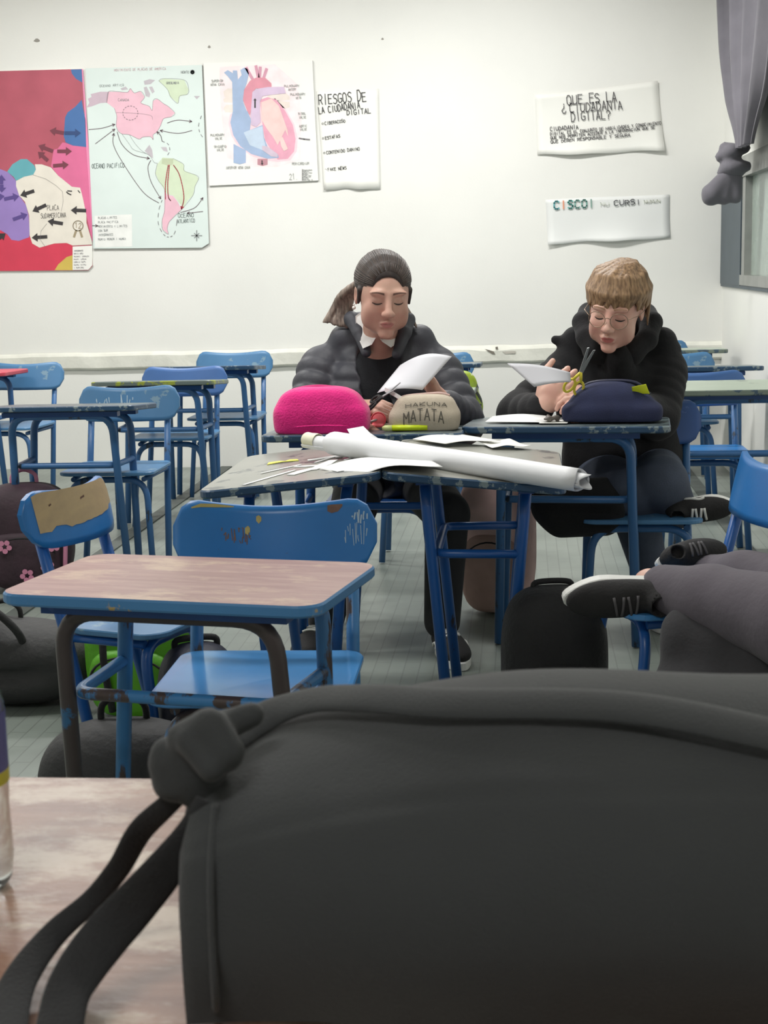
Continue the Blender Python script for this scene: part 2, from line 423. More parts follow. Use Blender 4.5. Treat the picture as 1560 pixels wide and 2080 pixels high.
# moulded ledge along the back wall, broken and patched in places
rng = random.Random(4)
bm = bmesh.new(); n = 60; vs = []
for i in range(n+1):
    x = LX+(RX-LX)*i/n; j = rng.uniform(-0.003, 0.003)
    dip = 0.012 if -0.28 < x < -0.05 else 0.0
    prof = [(WY-0.002, 0.752), (WY-0.020-j, 0.742-dip), (WY-0.030-j, 0.728-dip), (WY-0.030, 0.655), (WY-0.024, 0.645), (WY-0.002, 0.642)]
    vs.append([bm.verts.new((x, p, q+j)) for p, q in prof])
for a, b in zip(vs, vs[1:]):
    for k in range(5): bm.faces.new((a[k], b[k], b[k+1], a[k+1]))
bm.faces.new(vs[0]); bm.faces.new(vs[-1][::-1])
bmesh.ops.recalc_face_normals(bm, faces=bm.faces[:])
t1 = obj('trim_1', bm, M['ledge']); tag(t1, kind='structure')
for i, (xc, nm) in enumerate(((-1.91, 'trim_2'), (0.965, 'trim_3'))):
    bm = bmesh.new(); box(bm, xc-0.035, xc+0.035, 3.2, WY-0.01, 0.0005, 0.006); o = obj(nm, bm, M['strip']); tag(o, kind='structure')
# window: dark reveal, metal frame, frosted panes
w = empty('window_1', loc=(RX, WIN[0], WIN[2])); w['kind'] = 'structure'
y0, y1, z0, z1 = WIN; yr = 8.2
bm = bmesh.new()
box(bm, RX-0.012, RX+0.16, y1-0.02, y1+0.0, z0, z1+0.08); box(bm, RX-0.012, RX+0.16, y0, y1, z0-0.02, z0+0.004)
box(bm, RX-0.014, RX+0.03, yr, y1+0.01, z0-0.005, z1+0.08)
put_local(obj('reveal', bm, M['dark_frame']), w)
yy = [yr-0.06, 6.6, 5.0, y0+0.04]
for nm, zz0, zz1 in (('sill_rail', z0, z0+0.055), ('head_rail', z1-0.03, z1+0.08)):
    put_local(box_obj(nm, (RX-0.016, RX+0.07, y0, yr, zz0, zz1), M['alu']), w)
for q in yy: put_local(box_obj('mullion', (RX-0.008, RX+0.075, q-0.05, q+0.05, z0+0.055, z1-0.03), M['alu']), w)
for a, b in zip(yy, yy[1:]):
    put_local(box_obj('pane', (RX+0.03, RX+0.038, b+0.045, a-0.045, z0+0.05, z1-0.028), M['pane']), w)
# ground outside so that the window looks out on something
# ------------------------------------------------------------------ desks and chairs
def make_desk(label, x, y, rz=0.0, W=0.64, D=0.42, zf=0.75, zr=0.715, top='dark_top', edge='dark_edge', tube_m='blue_tube', tube2=None, group=None, ux=0.205, apron='blue_deep', r=0.0155):
    """school desk whose front faces local -y; the board slopes down to the pupil's side"""
    t = empty('school_desk', label, 'desk', (x, y, 0), rz, group)
    sl = (zr-zf)/D
    zat = lambda yy: zf+(yy+D/2)*sl
    bm = bmesh.new()
    slab(bm, rounded_rect(W, D, 0.045), 0, 0.022, lambda p: Vector((p.x, p.y, p.z-0.022+zat(p.y))), 0.004, (0, 1, 1))
    obj('desk_top', bm, [M[top], M[edge]], t)
    for s, nm in ((-1, 'front'), (1, 'rear')):
        yt, yf = s*0.135, s*0.075
        zt = zat(yt)-0.022-0.004-r
        pts = fillet([(-ux-0.022, yf, 0.006), (-ux, yt, zt), (ux, yt, zt), (ux+0.022, yf, 0.006)], 0.075, 7)
        tube_obj('leg_frame', pts, r, M[tube_m if (s > 0 or not tube2) else tube2], t, 12)
    zl = 0.50
    f = lambda s, z: s*(0.075+(0.06)*z/zf)
    hx = ux+0.022*(1-zl/zf)
    pts = fillet([(-hx, f(1, zl), zl), (-hx+0.012, f(-1, zl)+0.01, zl), (hx-0.012, f(-1, zl)+0.01, zl), (hx, f(1, zl), zl)], 0.035, 5)
    tube_obj('book_rack', pts, r*0.8, M[tube_m], t, 10)
    for s in (-1, 1):
        yt = s*0.135; z = min(zat(yt-0.02), zat(yt+0.02))-0.022
        box_obj('apron_rail', (-0.235, 0.235, yt-0.02, yt+0.02, z-0.02, z-0.0005), M[apron], t)
    return t

def make_chair(label, x, y, rz=0.0, back='blue', seat='blue', tube_m='blue_tube', group=None, zt=0.77, zs=0.43, bw=0.45, bh=0.15, k=1.0, worn=None, post2=None, loc_rot=None):
    """plywood chair; the sitter faces local -y; y is the depth of its backrest top"""
    t = empty('school_chair', label, 'chair', (x, y, 0), rz, group)
    # local: backrest top at y=0; posts rake forward going down
    rk = 0.24; yb = lambda z: -(zt-z)*rk
    ys = yb(zs)
    bm = bmesh.new(); nx, nz = 22, 8
    def bp(u, v, th):
        # u,v in -1..1 ; rounded ends, slight dip in the middle of the top edge
        xx = u*bw/2
        e = max(0, abs(xx)-(bw/2-0.062))/0.062
        hh = bh/2*math.sqrt(max(0.0, 1-(e**2.3)*0.93))
        zc = zt-bh/2
        z = zc+v*hh - (0.008*math.cos(u*PI/1.3) if v > 0 else 0)*abs(v)*(1-e)
        yy = yb(z)-0.020 + 0.05*(u*u-0.55)*-1.0*-1 + th
        return Vector((xx, yy-0.0, z))
    G = []
    for th in (-0.006, 0.006):
        G.append([[bm.verts.new(bp(-1+2*i/nx, -1+2*j/nz, th)) for j in range(nz+1)] for i in range(nx+1)])
    for gi, g in enumerate(G):
        for i in range(nx):
            for j in range(nz):
                q = (g[i][j], g[i+1][j], g[i+1][j+1], g[i][j+1]); f = bm.faces.new(q if gi == 0 else q[::-1]); f.smooth = True
    a, b = G
    for i in range(nx):
        for j in (0, nz):
            q = (a[i][j], b[i][j], b[i+1][j], a[i+1][j]); bm.faces.new(q if j == 0 else q[::-1])
    for j in range(nz):
        for i in (0, nx):
            q = (a[i][j], a[i][j+1], b[i][j+1], b[i][j]); bm.faces.new(q if i == 0 else q[::-1])
    obj('backrest', bm, M[back], t)
    xs = 0.172*k
    for s in (-1, 1):
        p = [(s*(xs+0.012), yb(0.0)-0.0, 0.006), (s*xs, yb(zs), zs), (s*(xs-0.002), yb(zt-0.03)+0.006, zt-0.03)]
        tube_obj('rear_leg', p, 0.0145, M[tube_m if s < 0 or not post2 else post2], t, 10)
    # seat
    bm = bmesh.new(); sd = 0.37*k
    yc = ys-sd/2-0.005
    slab(bm, rounded_rect(0.40*k, sd, 0.05), 0, 0.014, lambda p: Vector((p.x, p.y+yc, p.z+zs+0.008*((p.y/(sd/2))**2)-0.006*(1-(p.x/0.2/k)**2))), 0.003)
    obj('seat', bm, M[seat], t)
    yf = yc-sd/2+0.06
    pts = fillet([(-0.185*k, yf-0.05, 0.006), (-0.16*k, yf, zs-0.018), (0.16*k, yf, zs-0.018), (0.185*k, yf-0.05, 0.006)], 0.085*k, 7)
    tube_obj('front_leg', pts, 0.0135, M[tube_m], t, 10)
    for s in (-1, 1): tube_obj('seat_rail', [(s*0.15*k, yf, zs-0.017), (s*xs, ys, zs-0.012)], 0.011, M[tube_m], t, 8)
    return t
DG, CG = 'blue school desks', 'blue school chairs'
D1 = make_desk('school desk with worn pinkish wooden top, nearest in the left column', -0.613, 2.552, rad(-10), 0.61, 0.39, 0.705, 0.70, 'pink_wood', 'chip_edge', 'blue_tube_worn', 'tube_bare', DG)
C1 = make_chair('bright blue chair with scratched backrest behind the pink wooden desk', -0.545, 3.05, rad(1), 'blue', 'blue_gloss', 'blue_tube_worn', CG, zt=0.768)
D2 = make_desk('dark worn topped desk at the left, in front of the chair with white scribbles', -1.83, 5.64, 0, 0.62, 0.42, 0.75, 0.72, 'dark_top', 'dark_edge', 'tube_dull', None, DG)
C2 = make_chair('dull blue chair with white scribbles on its backrest, behind the dark desk', -1.72, 6.13, 0, 'blue_dull', 'blue_dull', 'tube_dull', CG)
D3 = make_desk('desk with yellow paint along its front edge, left of centre', -1.77, 6.88, 0, 0.60, 0.42, 0.745, 0.715, 'dark_top', 'yellow_edge', 'tube_dull', None, DG)
C3 = make_chair('violet blue chair behind the desk with the yellow edge', -1.75, 7.3, 0, 'blue_violet', 'blue_dull', 'tube_dull', CG)
D4 = make_desk('farthest desk of the left columns, in front of the chair against the wall ledge', -1.72, 7.78, 0, 0.56, 0.42, 0.75, 0.72, 'dark_top', 'dark_edge', 'tube_dull', None, DG)
C4 = make_chair('pale blue chair against the back wall below the heart poster', -1.667, 8.2, 0, 'blue_dull', 'blue_dull', 'tube_dull', CG, zt=0.79)
D5 = make_desk('desk with red painted top at the left edge near the back wall', -3.02, 7.5, 0, 0.60, 0.42, 0.755, 0.745, 'red_top', 'red_top', 'tube_dull', None, DG)
C5 = make_chair('dull blue chair with rubbed paint behind the red topped desk', -2.79, 7.85, rad(-4), 'blue_dull', 'blue_dull', 'tube_dull', CG)
D6 = make_desk('grey topped desk turned sideways, left one of the joined pair under paper scraps', -0.605, 3.93, rad(90), 0.70, 0.475, 0.745, 0.70, 'grey_top', 'dark_edge', 'blue_tube', None, DG)
D7 = make_desk('grey topped desk turned sideways, right one of the joined pair under the paper roll', -0.13, 3.95, rad(-90), 0.70, 0.475, 0.745, 0.70, 'grey_top', 'dark_edge', 'blue_tube', None, DG)
D8 = make_desk('desk holding the pink and the cream pencil cases in front of the girl', -0.51, 4.62, 0, 0.64, 0.42, 0.745, 0.725, 'dark_top', 'dark_edge', 'blue_tube', None, DG)
D9 = make_desk('desk holding the navy pencil case in front of the boy with glasses', 0.145, 4.72, rad(-5), 0.66, 0.42, 0.75, 0.735, 'dark_top', 'dark_edge', 'tube_dull', None, DG)
C8 = make_chair('blue chair under the girl in the puffer jacket', -0.50, 5.36, 0, 'blue_deep', 'blue_deep', 'blue_tube', CG)
C10 = make_chair('deep blue chair under the boy with glasses', 0.40, 5.13, rad(-2), 'blue_deep', 'blue_dull', 'tube_dull', CG, zs=0.40)
D10 = make_desk('pale green topped desk at the right edge behind the boy', 0.83, 5.78, 0, 0.64, 0.42, 0.76, 0.764, 'pale_top', 'pale_edge', 'tube_dull', None, DG, r=0.017)
C11 = make_chair('blue chair behind the pale green desk at the right', 0.755, 6.44, 0, 'blue_violet', 'blue', 'tube_dull', CG)
D11 = make_desk('second desk from the back wall in the right column', 0.82, 7.12, 0, 0.64, 0.42, 0.75, 0.725, 'dark_top', 'dark_edge', 'tube_dull', None, DG)
C12 = make_chair('second chair from the back wall in the right column', 0.78, 7.7, 0, 'blue_dull', 'blue_dull', 'tube_dull', CG)
D12 = make_desk('desk closest to the back wall in the right column', 0.82, 8.33, 0, 0.64, 0.42, 0.755, 0.74, 'pale_top', 'pale_edge', 'tube_dull', None, DG)
C13 = make_chair('chair against the back wall at the right, barely showing over its desk', 0.77, 8.82, 0, 'blue_dull', 'blue_dull', 'tube_dull', CG)
D13 = make_desk('desk right behind the girl, pale end showing beside her sleeve', -0.50, 6.02, 0, 0.60, 0.42, 0.75, 0.735, 'pale_top', 'pale_edge', 'tube_dull', None, DG)
C9b = make_chair('deep blue chair behind the girl, with the flowered bag on it', -0.425, 6.42, 0, 'blue_deep', 'blue_deep', 'tube_dull', CG)
D14 = make_desk('desk behind the girl close to the back wall', -0.52, 7.62, 0, 0.60, 0.42, 0.75, 0.73, 'dark_top', 'dark_edge', 'tube_dull', None, DG)
C9a = make_chair('pale blue chair against the back wall behind the girl', -0.50, 8.05, 0, 'blue_dull', 'blue_dull', 'tube_dull', CG)
C6 = make_chair('turned chair with half its backrest worn to bare tan wood', -1.12, 3.33, rad(72), 'blue', 'blue_dull', 'blue_tube', CG, zt=0.765, bw=0.35, bh=0.135, k=0.72)
C15 = make_chair('bright blue chair turned sideways at the right edge, black sneakers on its seat', 0.63, 3.57, rad(-75), 'blue', 'blue_gloss', 'blue_tube', CG)
TT = empty('teacher_desk', 'brown varnished wooden desk under the black bag in the foreground', 'desk', (-0.08, 1.12, 0))
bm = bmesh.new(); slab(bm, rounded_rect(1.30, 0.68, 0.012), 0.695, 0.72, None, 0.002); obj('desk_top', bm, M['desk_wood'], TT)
for sx in (-1, 1):
    for sy in (-1, 1):
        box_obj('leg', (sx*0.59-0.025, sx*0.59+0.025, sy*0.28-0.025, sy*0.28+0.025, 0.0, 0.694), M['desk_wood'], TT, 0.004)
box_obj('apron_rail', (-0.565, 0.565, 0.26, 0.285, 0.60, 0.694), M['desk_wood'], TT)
# ------------------------------------------------------------------ posters and papers on the back wall
GLY = {'A':'003960 1353','B':'000949674505 4563614000','C':'6849290702204061','D':'00093966633000','E':'69090060 0555','F':'690900 0555',
'G':'68492907022040616434','H':'0009 6069 0565','I':'3039','J':'0220405259','K':'0009 690460','L':'090060','M':'0009346960','N':'00096069',
'O':'294967624020020729','P':'00094967664404','Q':'294967624020020729 4260','R':'00094967664404 3460','S':'6849290725456362402001','T':'0969 3930',
'U':'090220406269','V':'093069','W':'0910365069','X':'0960 0069','Y':'093569 3530','Z':'09690060','1':'173930','2':'072949670060','.':'2030',
'?':'07294967663432 3031','¿':'62402002033537 3938','-':'1555',
'a':'5545255411304555 6550'[:0]+'65450202105060 6560'[:0]+'5635150301204063 6660'}
def strokes(ch):
    g = GLY.get(ch) or GLY.get(ch.upper())
    if not g: return []
    return [[(int(s[i])/9.0, int(s[i+1])/9.0) for i in range(0, len(s)-1, 2)] for s in g.split()]
class Wall2D:
    """maps measured image points of one crop to flat points just in front of the back wall"""
    def __init__(s, ox, oy, sc, y): s.ox, s.oy, s.sc, s.y = ox, oy, sc, y
    def p(s, cx, cy, lift=0.0):
        v = at_y(s.ox+cx/s.sc, s.oy+cy/s.sc, s.y-0.0); v.y = s.y-lift; return v
def wpoly(name, W, pts, m, parent, lift):
    bm = bmesh.new(); bm.faces.new([bm.verts.new(W.p(x, y, lift)) for x, y in pts])
    bm.normal_update()
    bmesh.ops.triangulate(bm, faces=bm.faces[:], ngon_method='EAR_CLIP')
    o = obj(name, bm, m); put_local(o, parent); return o
def wline(bm, W, pts, w, lift):
    """marker stroke of width w (metres)"""
    P = [W.p(x, y, lift) for x, y in pts]
    for a, b in zip(P, P[1:]):
        d = b-a
        if d.length < 1e-6: continue
        d.normalize(); n = Vector((-d.z, 0, d.x))*w/2; a2 = a-d*w*0.3; b2 = b+d*w*0.3
        bm.faces.new([bm.verts.new(v) for v in (a2+n, b2+n, b2-n, a2-n)])
def dashed(bm, W, pts, w, lift, dash=0.5, n=10):
    P = catmull([(x, y, 0) for x, y in pts], n)
    for i in range(0, len(P)-2, 3): wline(bm, W, [(P[i].x, P[i].y), (P[i+1].x, P[i+1].y), (P[min(i+2, len(P)-1)].x*0.5+P[i+1].x*0.5, P[min(i+2, len(P)-1)].y*0.5+P[i+1].y*0.5)], w, lift)
def wtext(bm, W, text, x0, y0, x1, y1, h, w, lift, rr=None, adv=None):
    """handwritten capitals from (x0,y0) to (x1,y1) on the baseline, height h, all in crop units"""
    rr = rr or random.Random(len(text)); n = len(text); L = math.hypot(x1-x0, y1-y0); ux, uy = (x1-x0)/L, (y1-y0)/L
    a = L/n
    for i, ch in enumerate(text):
        j = rr.uniform(-0.06, 0.06)*h; hh = h*rr.uniform(0.9, 1.1); sk = rr.uniform(-0.08, 0.08)
        for st in strokes(ch):
            q = []
            for gx, gy in st:
                lx = i*a + gx/0.667*a*0.72 + sk*gy*h*0.4; ly = gy*hh + j
                q.append((x0+ux*lx+uy*ly*0.0+(uy*ly), y0+uy*lx-ux*ly))
            wline(bm, W, q, w, lift)
def flat(name, col, rough=0.6): return mat(name, col, rough)
INK = flat('black_marker_ink', (48, 46, 48)); GREY_INK = flat('grey_pencil', (120, 116, 120)); FAINT_INK = flat('faint_print', (176, 178, 176)); RED_INK = flat('red_marker', (186, 72, 84))
PAPER = mat('white_paper', (236, 236, 230), 0.6, bump=0.05, bscale=8); PAPER2 = mat('bright_paper', (240, 241, 240), 0.6, noise=0.02, nscale=8)
def board(name, W, corners, th, m, label, cat, side=None, bow=0.0):
    """a board on the wall: front face at W.y, its back against the wall"""
    bm = bmesh.new()
    fr = [W.p(x, y) for x, y in corners]; a = [bm.verts.new(v) for v in fr]; b = [bm.verts.new(Vector((v.x, v.y+th, v.z))) for v in fr]
    bm.faces.new(a); bm.faces.new(b[::-1]); n = len(a)
    for i in range(n):
        f = bm.faces.new((a[i], b[i], b[(i+1) % n], a[(i+1) % n])); f.material_index = 1
    bmesh.ops.recalc_face_normals(bm, faces=bm.faces[:])
    o = obj(name, bm, [m, side or m]); tag(o, label, cat); return o
def arrow(W, a, b, wd, hd, parent, m, lift):
    (x0, y0), (x1, y1) = a, b; L = math.hypot(x1-x0, y1-y0); ux, uy = (x1-x0)/L, (y1-y0)/L; nx, ny = -uy, ux
    hl = min(hd*1.35, L*0.6); bx, by = x1-ux*hl, y1-uy*hl
    pts = [(x0+nx*wd, y0+ny*wd), (bx+nx*wd, by+ny*wd), (bx+nx*hd, by+ny*hd), (x1, y1), (bx-nx*hd, by-ny*hd), (bx-nx*wd, by-ny*wd), (x0-nx*wd, y0-ny*wd)]
    return wpoly('arrow', W, pts, m, parent, lift)

# 1: tectonic plates
W1 = Wall2D(0, 120, 4.725, WY-0.012)
P1 = board('poster', W1, [(-620, 130), (785, 95), (890, 1985), (850, 2028), (-560, 2040)], 0.0118, mat('poster_glare_muted_red', (178, 86, 102), 0.55, noise=0.1, nscale=5), 'painted red poster of tectonic plates with black arrows, leftmost on the wall', 'poster', PAPER)  # glare on the upper part is put into this faded red
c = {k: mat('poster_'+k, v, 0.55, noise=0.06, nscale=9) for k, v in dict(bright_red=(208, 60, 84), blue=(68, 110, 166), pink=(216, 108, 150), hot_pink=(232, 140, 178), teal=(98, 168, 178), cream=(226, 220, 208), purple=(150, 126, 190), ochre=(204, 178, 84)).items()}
l = 0.0004
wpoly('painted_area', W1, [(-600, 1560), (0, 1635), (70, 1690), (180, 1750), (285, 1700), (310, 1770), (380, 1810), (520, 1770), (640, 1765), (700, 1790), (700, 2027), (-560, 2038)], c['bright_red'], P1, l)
wpoly('painted_area', W1, [(680, 100), (784, 97), (790, 225), (730, 190), (690, 140)], c['blue'], P1, l)
wpoly('painted_area', W1, [(515, 870), (555, 860), (600, 800), (630, 805), (700, 830), (828, 845), (860, 1100), (880, 1400), (888, 1760), (830, 1500), (795, 1330), (770, 1240), (690, 1225), (560, 1120), (490, 1030)], c['pink'], P1, l)
wpoly('painted_area', W1, [(785, 390), (800, 480), (820, 580), (828, 845), (700, 830), (630, 800), (612, 740), (625, 560), (650, 510), (720, 460)], c['blue'], P1, l*2)
wpoly('painted_area', W1, [(785, 96), (797, 96), (830, 560), (860, 950), (889, 1740), (872, 1500), (850, 1150), (828, 845), (815, 560)], c['hot_pink'], P1, l*2)
wpoly('painted_area', W1, [(-600, 1100), (-200, 1020), (0, 1055), (80, 1085), (155, 1170), (160, 1240), (185, 1310), (250, 1400), (275, 1500), (285, 1650), (280, 1710), (180, 1745), (110, 1735), (70, 1680), (0, 1640), (-600, 1560)], c['purple'], P1, l*2)
wpoly('painted_area', W1, [(155, 1170), (230, 1130), (320, 1110), (345, 1060), (335, 1010), (400, 1010), (490, 1040), (560, 1120), (690, 1225), (770, 1235), (795, 1330), (830, 1500), (830, 1570), (880, 1740), (885, 1780), (700, 1790), (640, 1765), (520, 1770), (380, 1810), (310, 1770), (285, 1690), (280, 1500), (240, 1370), (185, 1310), (155, 1220)], c['cream'], P1, l*3)
wpoly('painted_area', W1, [(70, 1080), (120, 1010), (200, 960), (260, 960), (330, 1020), (345, 1060), (320, 1110), (230, 1130), (155, 1168), (130, 1130)], c['teal'], P1, l*4)
wpoly('painted_area', W1, [(525, 2026), (560, 1970), (640, 1900), (705, 1880), (705, 2026)], c['ochre'], P1, l*2)
wpoly('paper_label', W1, [(698, 1800), (886, 1790), (886, 1980), (850, 2022), (698, 2024)], PAPER, P1, l*5)
DARK = {'k': flat('arrow_black', (54, 50, 52)), 'r': flat('arrow_dark_red', (116, 56, 70)), 'b': flat('arrow_dark_blue', (44, 70, 118)), 'p': flat('arrow_dark_purple', (88, 70, 136))}
for a, b, k in (((615, 710), (478, 685), 'r'), ((620, 710), (778, 710), 'b'), ((510, 885), (370, 830), 'r'), ((550, 885), (690, 885), 'r'), ((460, 975), (365, 890), 'r'), ((510, 1025), (660, 1012), 'r'), ((330, 1265), (195, 1310), 'k'), ((40, 1345), (185, 1315), 'p'), ((445, 1400), (312, 1462), 'k'), ((125, 1540), (265, 1490), 'p'), ((828, 1455), (680, 1450), 'k'), ((605, 1580), (458, 1555), 'k'), ((455, 1705), (305, 1715), 'k'), ((-60, 1330), (45, 1315), 'p'), ((15, 1200), (15, 1110), 'p'), ((18, 1205), (18, 1280), 'p'), ((-20, 1730), (55, 1672), 'k')):
    arrow(W1, a, b, 17, 42, P1, DARK[k], l*6)
bm = bmesh.new(); wtext(bm, W1, 'PLACA', 455, 1452, 572, 1448, 46, 0.0022, l*7); wtext(bm, W1, 'SUDAMERICANA', 395, 1528, 640, 1516, 44, 0.0022, l*7)
put_local(tag(obj('lettering', bm, INK), kind='stuff'), P1)
bm = bmesh.new()
for i, tx in enumerate(('INTEGRANTES', 'NMIU NMU', 'MUNNI UMNUN', 'NUMI UMUN', 'UMNIU NUMI', 'NUMU NIMU', 'I NUMIUNU')):
    wtext(bm, W1, tx, 712, 1848+i*27, 712+(88, 90, 145, 120, 118, 118, 95)[i], 1845+i*27, 13, 0.0015, l*7)
wline(bm, W1, [(320, 1112), (440, 1150), (540, 1215), (600, 1270), (608, 1360), (590, 1460)], 0.0015, l*7); wline(bm, W1, [(450, 1580), (395, 1650), (385, 1730), (435, 1800)], 0.0015, l*7)
put_local(tag(obj('lettering', bm, GREY_INK), kind='stuff'), P1)
bm = bmesh.new(); ring = [(750+48*math.cos(a*PI/12), 1600+48*math.sin(a*PI/12)) for a in range(25)]; wline(bm, W1, ring, 0.005, l*7)
wtext(bm, W1, '12', 722, 1622, 790, 1622, 46, 0.0035, l*7)
for s in (-1, 1): wline(bm, W1, [(750+s*18, 1645), (750+s*38, 1705)], 0.014, l*7)
put_local(tag(obj('ribbon_badge', bm, flat('badge_khaki', (160, 146, 118))), kind='stuff'), P1)
bm = bmesh.new(); wline(bm, W1, [(640, 1275), (655, 1290), (682, 1302)], 0.007, l*7); wline(bm, W1, [(650, 1265), (690, 1268)], 0.007, l*7); wline(bm, W1, [(750, 1262), (768, 1282)], 0.006, l*7)
put_local(tag(obj('ink_mark', bm, INK), kind='stuff'), P1)

# 2: map of the Americas
W2 = Wall2D(140, 120, 5.2, WY-0.016)
P2 = board('poster', W2, [(175, 98), (1405, 62), (1480, 1945), (1405, 1992), (258, 2002)], 0.0158, mat('poster_pale_aqua', (214, 226, 222), 0.55, noise=0.03, nscale=5), 'hand drawn map of the Americas with arrows on a pale aqua board', 'poster', mat('board_grey_edge', (150, 150, 146), 0.7))
c = {k: mat('map_'+k, v, 0.6, noise=0.05, nscale=14) for k, v in dict(pink=(228, 184, 198), mauve=(196, 176, 188), green=(204, 218, 190), olive=(186, 196, 166), red_band=(222, 196, 204), white=(232, 234, 230), grey=(188, 182, 188))  .items()}
NA = [(400, 460), (420, 345), (520, 345), (620, 350), (650, 312), (690, 357), (760, 342), (800, 400), (760, 460), (800, 480), (850, 500), (880, 542), (890, 440), (930, 420), (1000, 470), (1050, 500), (1120, 570), (1080, 610), (1000, 630), (970, 700), (930, 770), (890, 800), (890, 850), (860, 820), (780, 825), (740, 845), (640, 800), (560, 790), (520, 760), (500, 700), (505, 600), (480, 520)]
wpoly('painted_area', W2, NA, c['pink'], P2, l)
wpoly('painted_area', W2, [(190, 510), (215, 460), (200, 420), (240, 400), (230, 370), (330, 345), (420, 345), (400, 460), (330, 465), (240, 500)], c['mauve'], P2, l)
wpoly('painted_area', W2, [(950, 230), (1000, 207), (1220, 222), (1265, 322), (1250, 372), (1170, 392), (1150, 468), (1075, 400), (1040, 320)], c['green'], P2, l)
wpoly('painted_area', W2, [(915, 1210), (935, 1110), (990, 1040), (1100, 1050), (1210, 1110), (1220, 1180), (1340, 1225), (1370, 1260), (1330, 1350), (1310, 1440), (1250, 1500), (1210, 1570), (1150, 1500), (1100, 1440), (1040, 1430), (1010, 1380), (950, 1290)], c['green'], P2, l)
wpoly('painted_area', W2, [(985, 1050), (1100, 1052), (1100, 1110), (1060, 1130), (980, 1105)], c['olive'], P2, l*2)
wpoly('painted_area', W2, [(1010, 1400), (1040, 1435), (1100, 1445), (1150, 1510), (1190, 1590), (1120, 1650), (1060, 1720), (1040, 1790), (1050, 1850), (990, 1800), (985, 1700), (1008, 1600)], c['pink'], P2, l*2)
for q in ([(790, 232), (850, 212), (912, 222), (862, 265), (800, 272)], [(845, 295), (880, 290), (905, 345), (880, 365)], [(790, 300), (820, 290), (860, 370), (850, 405), (810, 390)], [(545, 310), (600, 290), (625, 320), (560, 330)], [(800, 970), (850, 905), (880, 960), (890, 1050), (850, 1020)], [(970, 930), (1030, 930), (1045, 980), (1000, 970)], [(1320, 390), (1385, 390), (1350, 425)]):
    wpoly('painted_area', W2, q, c['grey'], P2, l)
wpoly('paper_label', W2, [(270, 1655), (665, 1640), (668, 1980), (275, 1990)], c['white'], P2, l)
def curves(name, W, lst, m, parent, lift, w=0.0032, heads=True):
    bm = bmesh.new()
    for pts, hd in lst:
        P = catmull([(x, y, 0) for x, y in pts], 8); P = [(v.x, v.y) for v in P]; wline(bm, W, P, w, lift)
        if hd:
            (x1, y1), (x0, y0) = P[-1], P[-4]; L = math.hypot(x1-x0, y1-y0) or 1; ux, uy = (x1-x0)/L, (y1-y0)/L
            for s in (-1, 1): wline(bm, W, [(x1-ux*24-s*uy*13, y1-uy*24+s*ux*13), (x1, y1)], w*1.3, lift)
    o = tag(obj(name, bm, m), kind='stuff'); put_local(o, parent); return o
curves('drawn_arrow', W2, [([(210, 745), (350, 730), (485, 690)], 1), ([(280, 895), (485, 740)], 1), ([(950, 1520), (780, 1400), (560, 1080), (470, 900), (475, 785)], 1), ([(510, 770), (560, 900), (680, 1010), (850, 1050)], 1), ([(865, 1070), (835, 1150), (870, 1300), (970, 1475)], 1), ([(1040, 675), (1150, 645), (1298, 660)], 1), ([(1300, 755), (1150, 785), (965, 755)], 1), ([(985, 870), (970, 810), (930, 768)], 1), ([(1180, 1620), (1330, 1570), (1415, 1465)], 1), ([(1415, 1610), (1250, 1628)], 1), ([(250, 1760), (305, 1762)], 1)], flat('grey_marker', (118, 104, 110)), P2, l*3, 0.0042)
curves('red_arrow', W2, [([(1050, 1120), (1022, 1300), (1020, 1480)], 0), ([(1062, 1120), (1045, 1300), (1050, 1450), (1075, 1495)], 0), ([(1105, 1120), (1170, 1230), (1215, 1450), (1190, 1582)], 1)], RED_INK, P2, l*4, 0.0058)
curves('outline', W2, [(NA[::1], 0), ([(640, 800), (690, 880), (760, 960), (820, 1000)], 0), ([(560, 790), (640, 900), (690, 960), (840, 1010), (900, 1090), (935, 1100)], 0), ([(400, 460), (420, 345)], 0), ([(505, 565), (640, 570), (780, 580), (870, 600), (885, 640)], 0), ([(950, 230), (1000, 207), (1220, 222), (1265, 322), (1250, 372), (1170, 392), (1150, 468), (1075, 400), (1040, 320), (950, 230)], 0), ([(935, 1100), (915, 1210), (950, 1290), (1010, 1380), (1010, 1600), (985, 1700), (990, 1800), (1050, 1850), (1040, 1790), (1060, 1720), (1190, 1590), (1310, 1440), (1330, 1350), (1370, 1260), (1340, 1225), (1220, 1180), (1210, 1110), (1100, 1050)], 0)], GREY_INK, P2, l*3, 0.0016)
bm = bmesh.new()
dashed(bm, W2, [(650+80*math.cos(a*PI/6), 570+75*math.sin(a*PI/6)) for a in range(13)], 0.003, l*4, n=4)
dashed(bm, W2, [(985, 1490), (950, 1600), (945, 1740), (1000, 1850), (1060, 1880), (1120, 1830), (1150, 1650)], 0.0034, l*4, n=5)
dashed(bm, W2, [(1400, 600), (1370, 700), (1385, 780), (1425, 840)], 0.0034, l*4, n=4); dashed(bm, W2, [(990, 870), (1050, 900), (1065, 970), (1030, 1030)], 0.0034, l*4, n=4)
put_local(tag(obj('dashed_line', bm, flat('dash_grey', (110, 104, 110))), kind='stuff'), P2)
bm = bmesh.new(); wtext(bm, W2, 'OCEANO PACIFICO', 245, 1155, 590, 1145, 46, 0.0028, l*4); wtext(bm, W2, 'OCEANO', 1155, 1675, 1325, 1668, 42, 0.0026, l*4); wtext(bm, W2, 'ATLANTICO', 1150, 1735, 1335, 1722, 40, 0.0026, l*4)
put_local(tag(obj('lettering', bm, flat('grey_green_ink', (96, 108, 106))), kind='stuff'), P2)
bm = bmesh.new()
